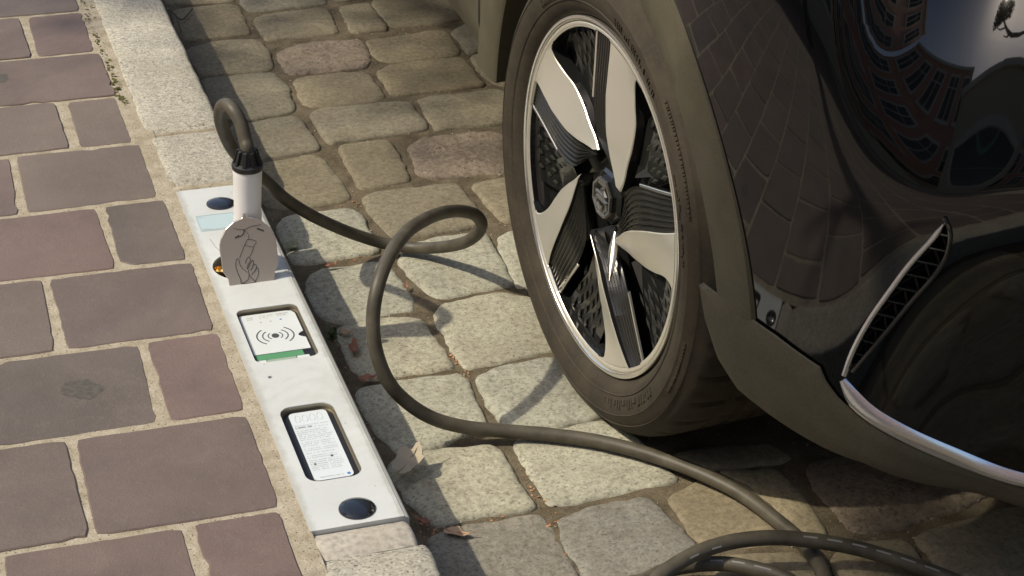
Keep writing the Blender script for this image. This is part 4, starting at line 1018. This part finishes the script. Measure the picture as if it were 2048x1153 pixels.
for u_, v_, su, sv, cnt in ((905, 712, 9, 12, 12), (1065, 985, 14, 24, 26), (1100, 1040, 8, 12, 12), (700, 518, 40, 7, 26), (800, 748, 26, 5, 16), (930, 752, 10, 8, 10), (868, 888, 26, 6, 12), (700, 408, 40, 6, 16), (745, 1010, 5, 3, 0),
                            (860, 1050, 14, 20, 16), (640, 545, 10, 8, 6), (690, 690, 16, 40, 18), (1130, 1120, 8, 20, 8), (950, 1040, 40, 5, 8), (660, 250, 14, 24, 8), (930, 160, 18, 16, 8), (690, 640, 30, 40, 8), (745, 595, 30, 6, 8)):
    for _ in range(cnt):
        p = at_z(r.gauss(u_, su), r.gauss(v_, sv), -.004); s = r.uniform(.0012, .0035); a = r.uniform(0, 6.3); e = Vector((math.cos(a), math.sin(a), r.uniform(-.4, .4))) * s; f = Vector((-math.sin(a), math.cos(a), r.uniform(-.4, .4))) * s * .6
        q.add([p - e, p + f, p + e, p - f + Vector((0, 0, s * .5))], [[0, 1, 2, 3]])
tag(q.out('leaf_litter', 'litter', None, smooth=False, kind='stuff'), 'scattered orange brown leaf crumbs in the joints', 'litter')
q = Mesh()
for _ in range(5200):
    x, y = r.uniform(.01, .95), r.uniform(-.35, 2.3)
    if any(inside((x, y), t_) for t_ in traced): continue
    sz = r.choice([.0009, .0013, .0018, .0026]); p = Vector((x, y, -.0045 + .003 * nz((x, y), 12))); e = [p + Vector((r.uniform(-1, 1), r.uniform(-1, 1), r.uniform(-.3, 1))) * sz for _ in range(5)]
    q.add(e, [[0, 1, 2], [0, 2, 3], [0, 3, 1], [1, 2, 4], [2, 3, 4], [3, 1, 4]])
tag(q.out('grit', 'sett_pale', None, smooth=False, kind='stuff'), 'fine pale grit lying in the joints between the setts', 'grit')
q = Mesh()
for _ in range(34):
    b_ = at_z(666 + r.gauss(0, 7), 672 + r.gauss(0, 7), -.004); a = r.uniform(0, 6.3); h = r.uniform(.006, .016); d = Vector((math.cos(a), math.sin(a), 0))
    s = Vector((-d.y, d.x, 0)) * .0022; t = b_ + d * h * .8 + Vector((0, 0, h)); q.add([b_ - s * .5, b_ + s * .5, (b_ + t) / 2 + s, t, (b_ + t) / 2 - s], [[0, 1, 2, 3, 4]])
tag(q.out('weed', 'weed', None, smooth=False), 'small green weed growing at the foot of the kerb unit', 'weed')
q = Mesh()
for i in range(150):
    y = r.uniform(1.3, 2.1); x = -.142 - .014 * (y - 1) + r.gauss(0, .004)
    a = r.uniform(0, 6.3); s = r.uniform(.0015, .004); p = Vector((x, y, HK + r.uniform(-.001, .002)))
    e = Vector((math.cos(a), math.sin(a), .3)) * s; f = Vector((-math.sin(a), math.cos(a), .5)) * s; q.add([p - e, p + f, p + e, p - f], [[0, 1, 2, 3]])
tag(q.out('moss', 'moss', None, smooth=False, kind='stuff'), 'dark green moss crumbs along the joint between bricks and kerb', 'moss')
q = Mesh()
tw = [at_z(340, 20, .004), at_z(352, 32, .012), at_z(362, 40, .006), at_z(385, 18, .010)]
q.tube(spline(tw, 4), .0016, 6); q.tube([tw[1], at_z(362, 62, .006)], .0012, 6); tag(q.out('twig', 'bark', None), 'thin dark forked twig lying beside the far kerb stone', 'twig')

# ------------------------------------------------------------------ street around (seen mirrored in the paint)
def tree(x, y, h, cr_, label, seed, n=900, sq=(1, 1)):
    r = random.Random(seed); t = empty('street_tree', (x, y, HK), label, 'tree')
    q = Mesh(); tp = Vector((x, y, HK)); top = Vector((x + .1, y, h - cr_ * .2))
    q.tube([tp.lerp(top, k / 6) + Vector((.04 * math.sin(k), .04 * math.cos(k * 1.7), 0)) for k in range(7)], lambda i: .12 - .014 * i, 10)
    for k in range(7):
        a = k * 0.9; b0 = tp.lerp(top, .62 + .05 * k); q.tube([b0, b0 + Vector((math.cos(a), math.sin(a), .5)) * cr_ * .45, b0 + Vector((math.cos(a) * .9, math.sin(a) * .9, .75)) * cr_ * .8], lambda i: .035 - .012 * i, 6)
    q.out('trunk', 'bark', t)
    q = Mesh()
    for _ in range(n):
        d = Vector((r.gauss(0, 1), r.gauss(0, 1), r.gauss(0, 1))).normalized() * r.random() ** .5 * cr_; p = Vector((x, y, h)) + Vector((d.x * sq[0], d.y * sq[1], d.z * .55)); p += Vector((nz(p, 1.4, 1), nz(p, 1.4, 2), nz(p, 1.4, 3))) * .25
        a = Vector((r.gauss(0, 1), r.gauss(0, 1), r.gauss(0, 1))).normalized() * r.uniform(.028, .05); b_ = a.orthogonal().normalized() * a.length * .6
        q.add([p - a, p - b_ * .9, p + a, p + b_ * .9], [[0, 1, 2, 3]])
    q.out('crown', 'foliage', t, smooth=False)
tree(-2.74, 2.80, 4.6, 1.45, 'slim street tree with loose wide crown on the far side of the pavement', 4, 4600, (.92, 1.05))
tree(-3.30, -.16, 4.7, .62, 'small added tree with dense round crown shading the road by the car bumper', 9, 2600, (.8, 1.0))  # unseen tree added to shade the road mirrored in the bumper
def house(name, label, o, ex, ln, hg, wall, trim, frame, cols, rows_, ww, wh, base, plinth, arch_=False):
    ex = Vector(ex).normalized(); ey = Vector((-ex.y, ex.x, 0)); o = Vector(o); b = empty(name, o + ex * ln / 2, label, 'building')
    P = lambda a, h, d: o + ex * a + Vector((0, 0, h)) + ey * d
    def bx(q, a0, a1, h0, h1, d0, d1):
        q.add([P(a0, h0, d0), P(a1, h0, d0), P(a1, h1, d0), P(a0, h1, d0), P(a0, h0, d1), P(a1, h0, d1), P(a1, h1, d1), P(a0, h1, d1)], [[0, 1, 2, 3], [4, 5, 6, 7], [0, 1, 5, 4], [1, 2, 6, 5], [2, 3, 7, 6], [3, 0, 4, 7]])
    q = Mesh(); bx(q, 0, ln, 0, hg, -6, 0); q.out('wall', wall, b, smooth=False)
    q = Mesh(); bx(q, -.1, ln + .1, hg, hg + .25, -6.1, .15); q.out('cornice', trim, b, smooth=False)
    q = Mesh(); bx(q, -.01, ln + .01, 0, plinth, .004, .06); q.out('plinth', 'cream', b, smooth=False)
    pit = ln / cols; sh = (hg - base) / rows_
    for i in range(cols):
        for j in range(rows_):
            a0 = pit * (i + .5) - ww / 2; h0 = base + sh * j + (sh - wh) * .4
            q = Mesh(); bx(q, a0, a0 + ww, h0, h0 + wh, .003, .02); wn_ = q.out('window', 'glass_dark', b, smooth=False)
            q = Mesh()
            for c0, c1, e0, e1 in ((-.12, ww + .12, wh, wh + .16), (-.15, ww + .15, -.14, 0), (-.12, 0, 0, wh), (ww, ww + .12, 0, wh)): bx(q, a0 + c0, a0 + c1, h0 + e0, h0 + e1, .003, .07)
            q.out('surround', trim, wn_, smooth=False)
            q = Mesh(); bx(q, a0 + ww / 2 - .03, a0 + ww / 2 + .03, h0, h0 + wh, .02, .045); bx(q, a0, a0 + ww, h0 + wh * .66, h0 + wh * .66 + .05, .02, .043); q.out('frame', frame, wn_, smooth=False)
    q = Mesh(); q.add([P(-.1, hg + .25, .15), P(ln + .1, hg + .25, .15), P(ln + .1, hg + 1.2, -3), P(-.1, hg + 1.2, -3), P(-.1, hg + .25, -6.1), P(ln + .1, hg + .25, -6.1)], [[0, 1, 2, 3], [3, 2, 5, 4]]); q.out('roof', 'roof', b, smooth=False)
    return b
house('shop_building', 'low cream building with green framed windows across the pavement', (-7.2, 9.0, HK), (0, -1, 0), 13, 5.2, 'cream', 'stonetrim', 'greenframe', 4, 1, 2.3, 2.6, .5, .45)
house('brick_house', 'tall red brick house with pale window surrounds behind the pavement corner', (-11.5, -5.0, HK), (.55, -.83, 0), 9, 9.0, 'redwall', 'stonetrim', 'stonetrim', 5, 3, 1.0, 1.9, .6, .5)
house('brick_house', 'pink rendered house with pale window surrounds facing down the street', (-6.4, -13.2, HK), (1, .06, 0), 12, 10.5, 'pinkwall', 'stonetrim', 'stonetrim', 6, 3, 1.0, 1.9, .6, .5)
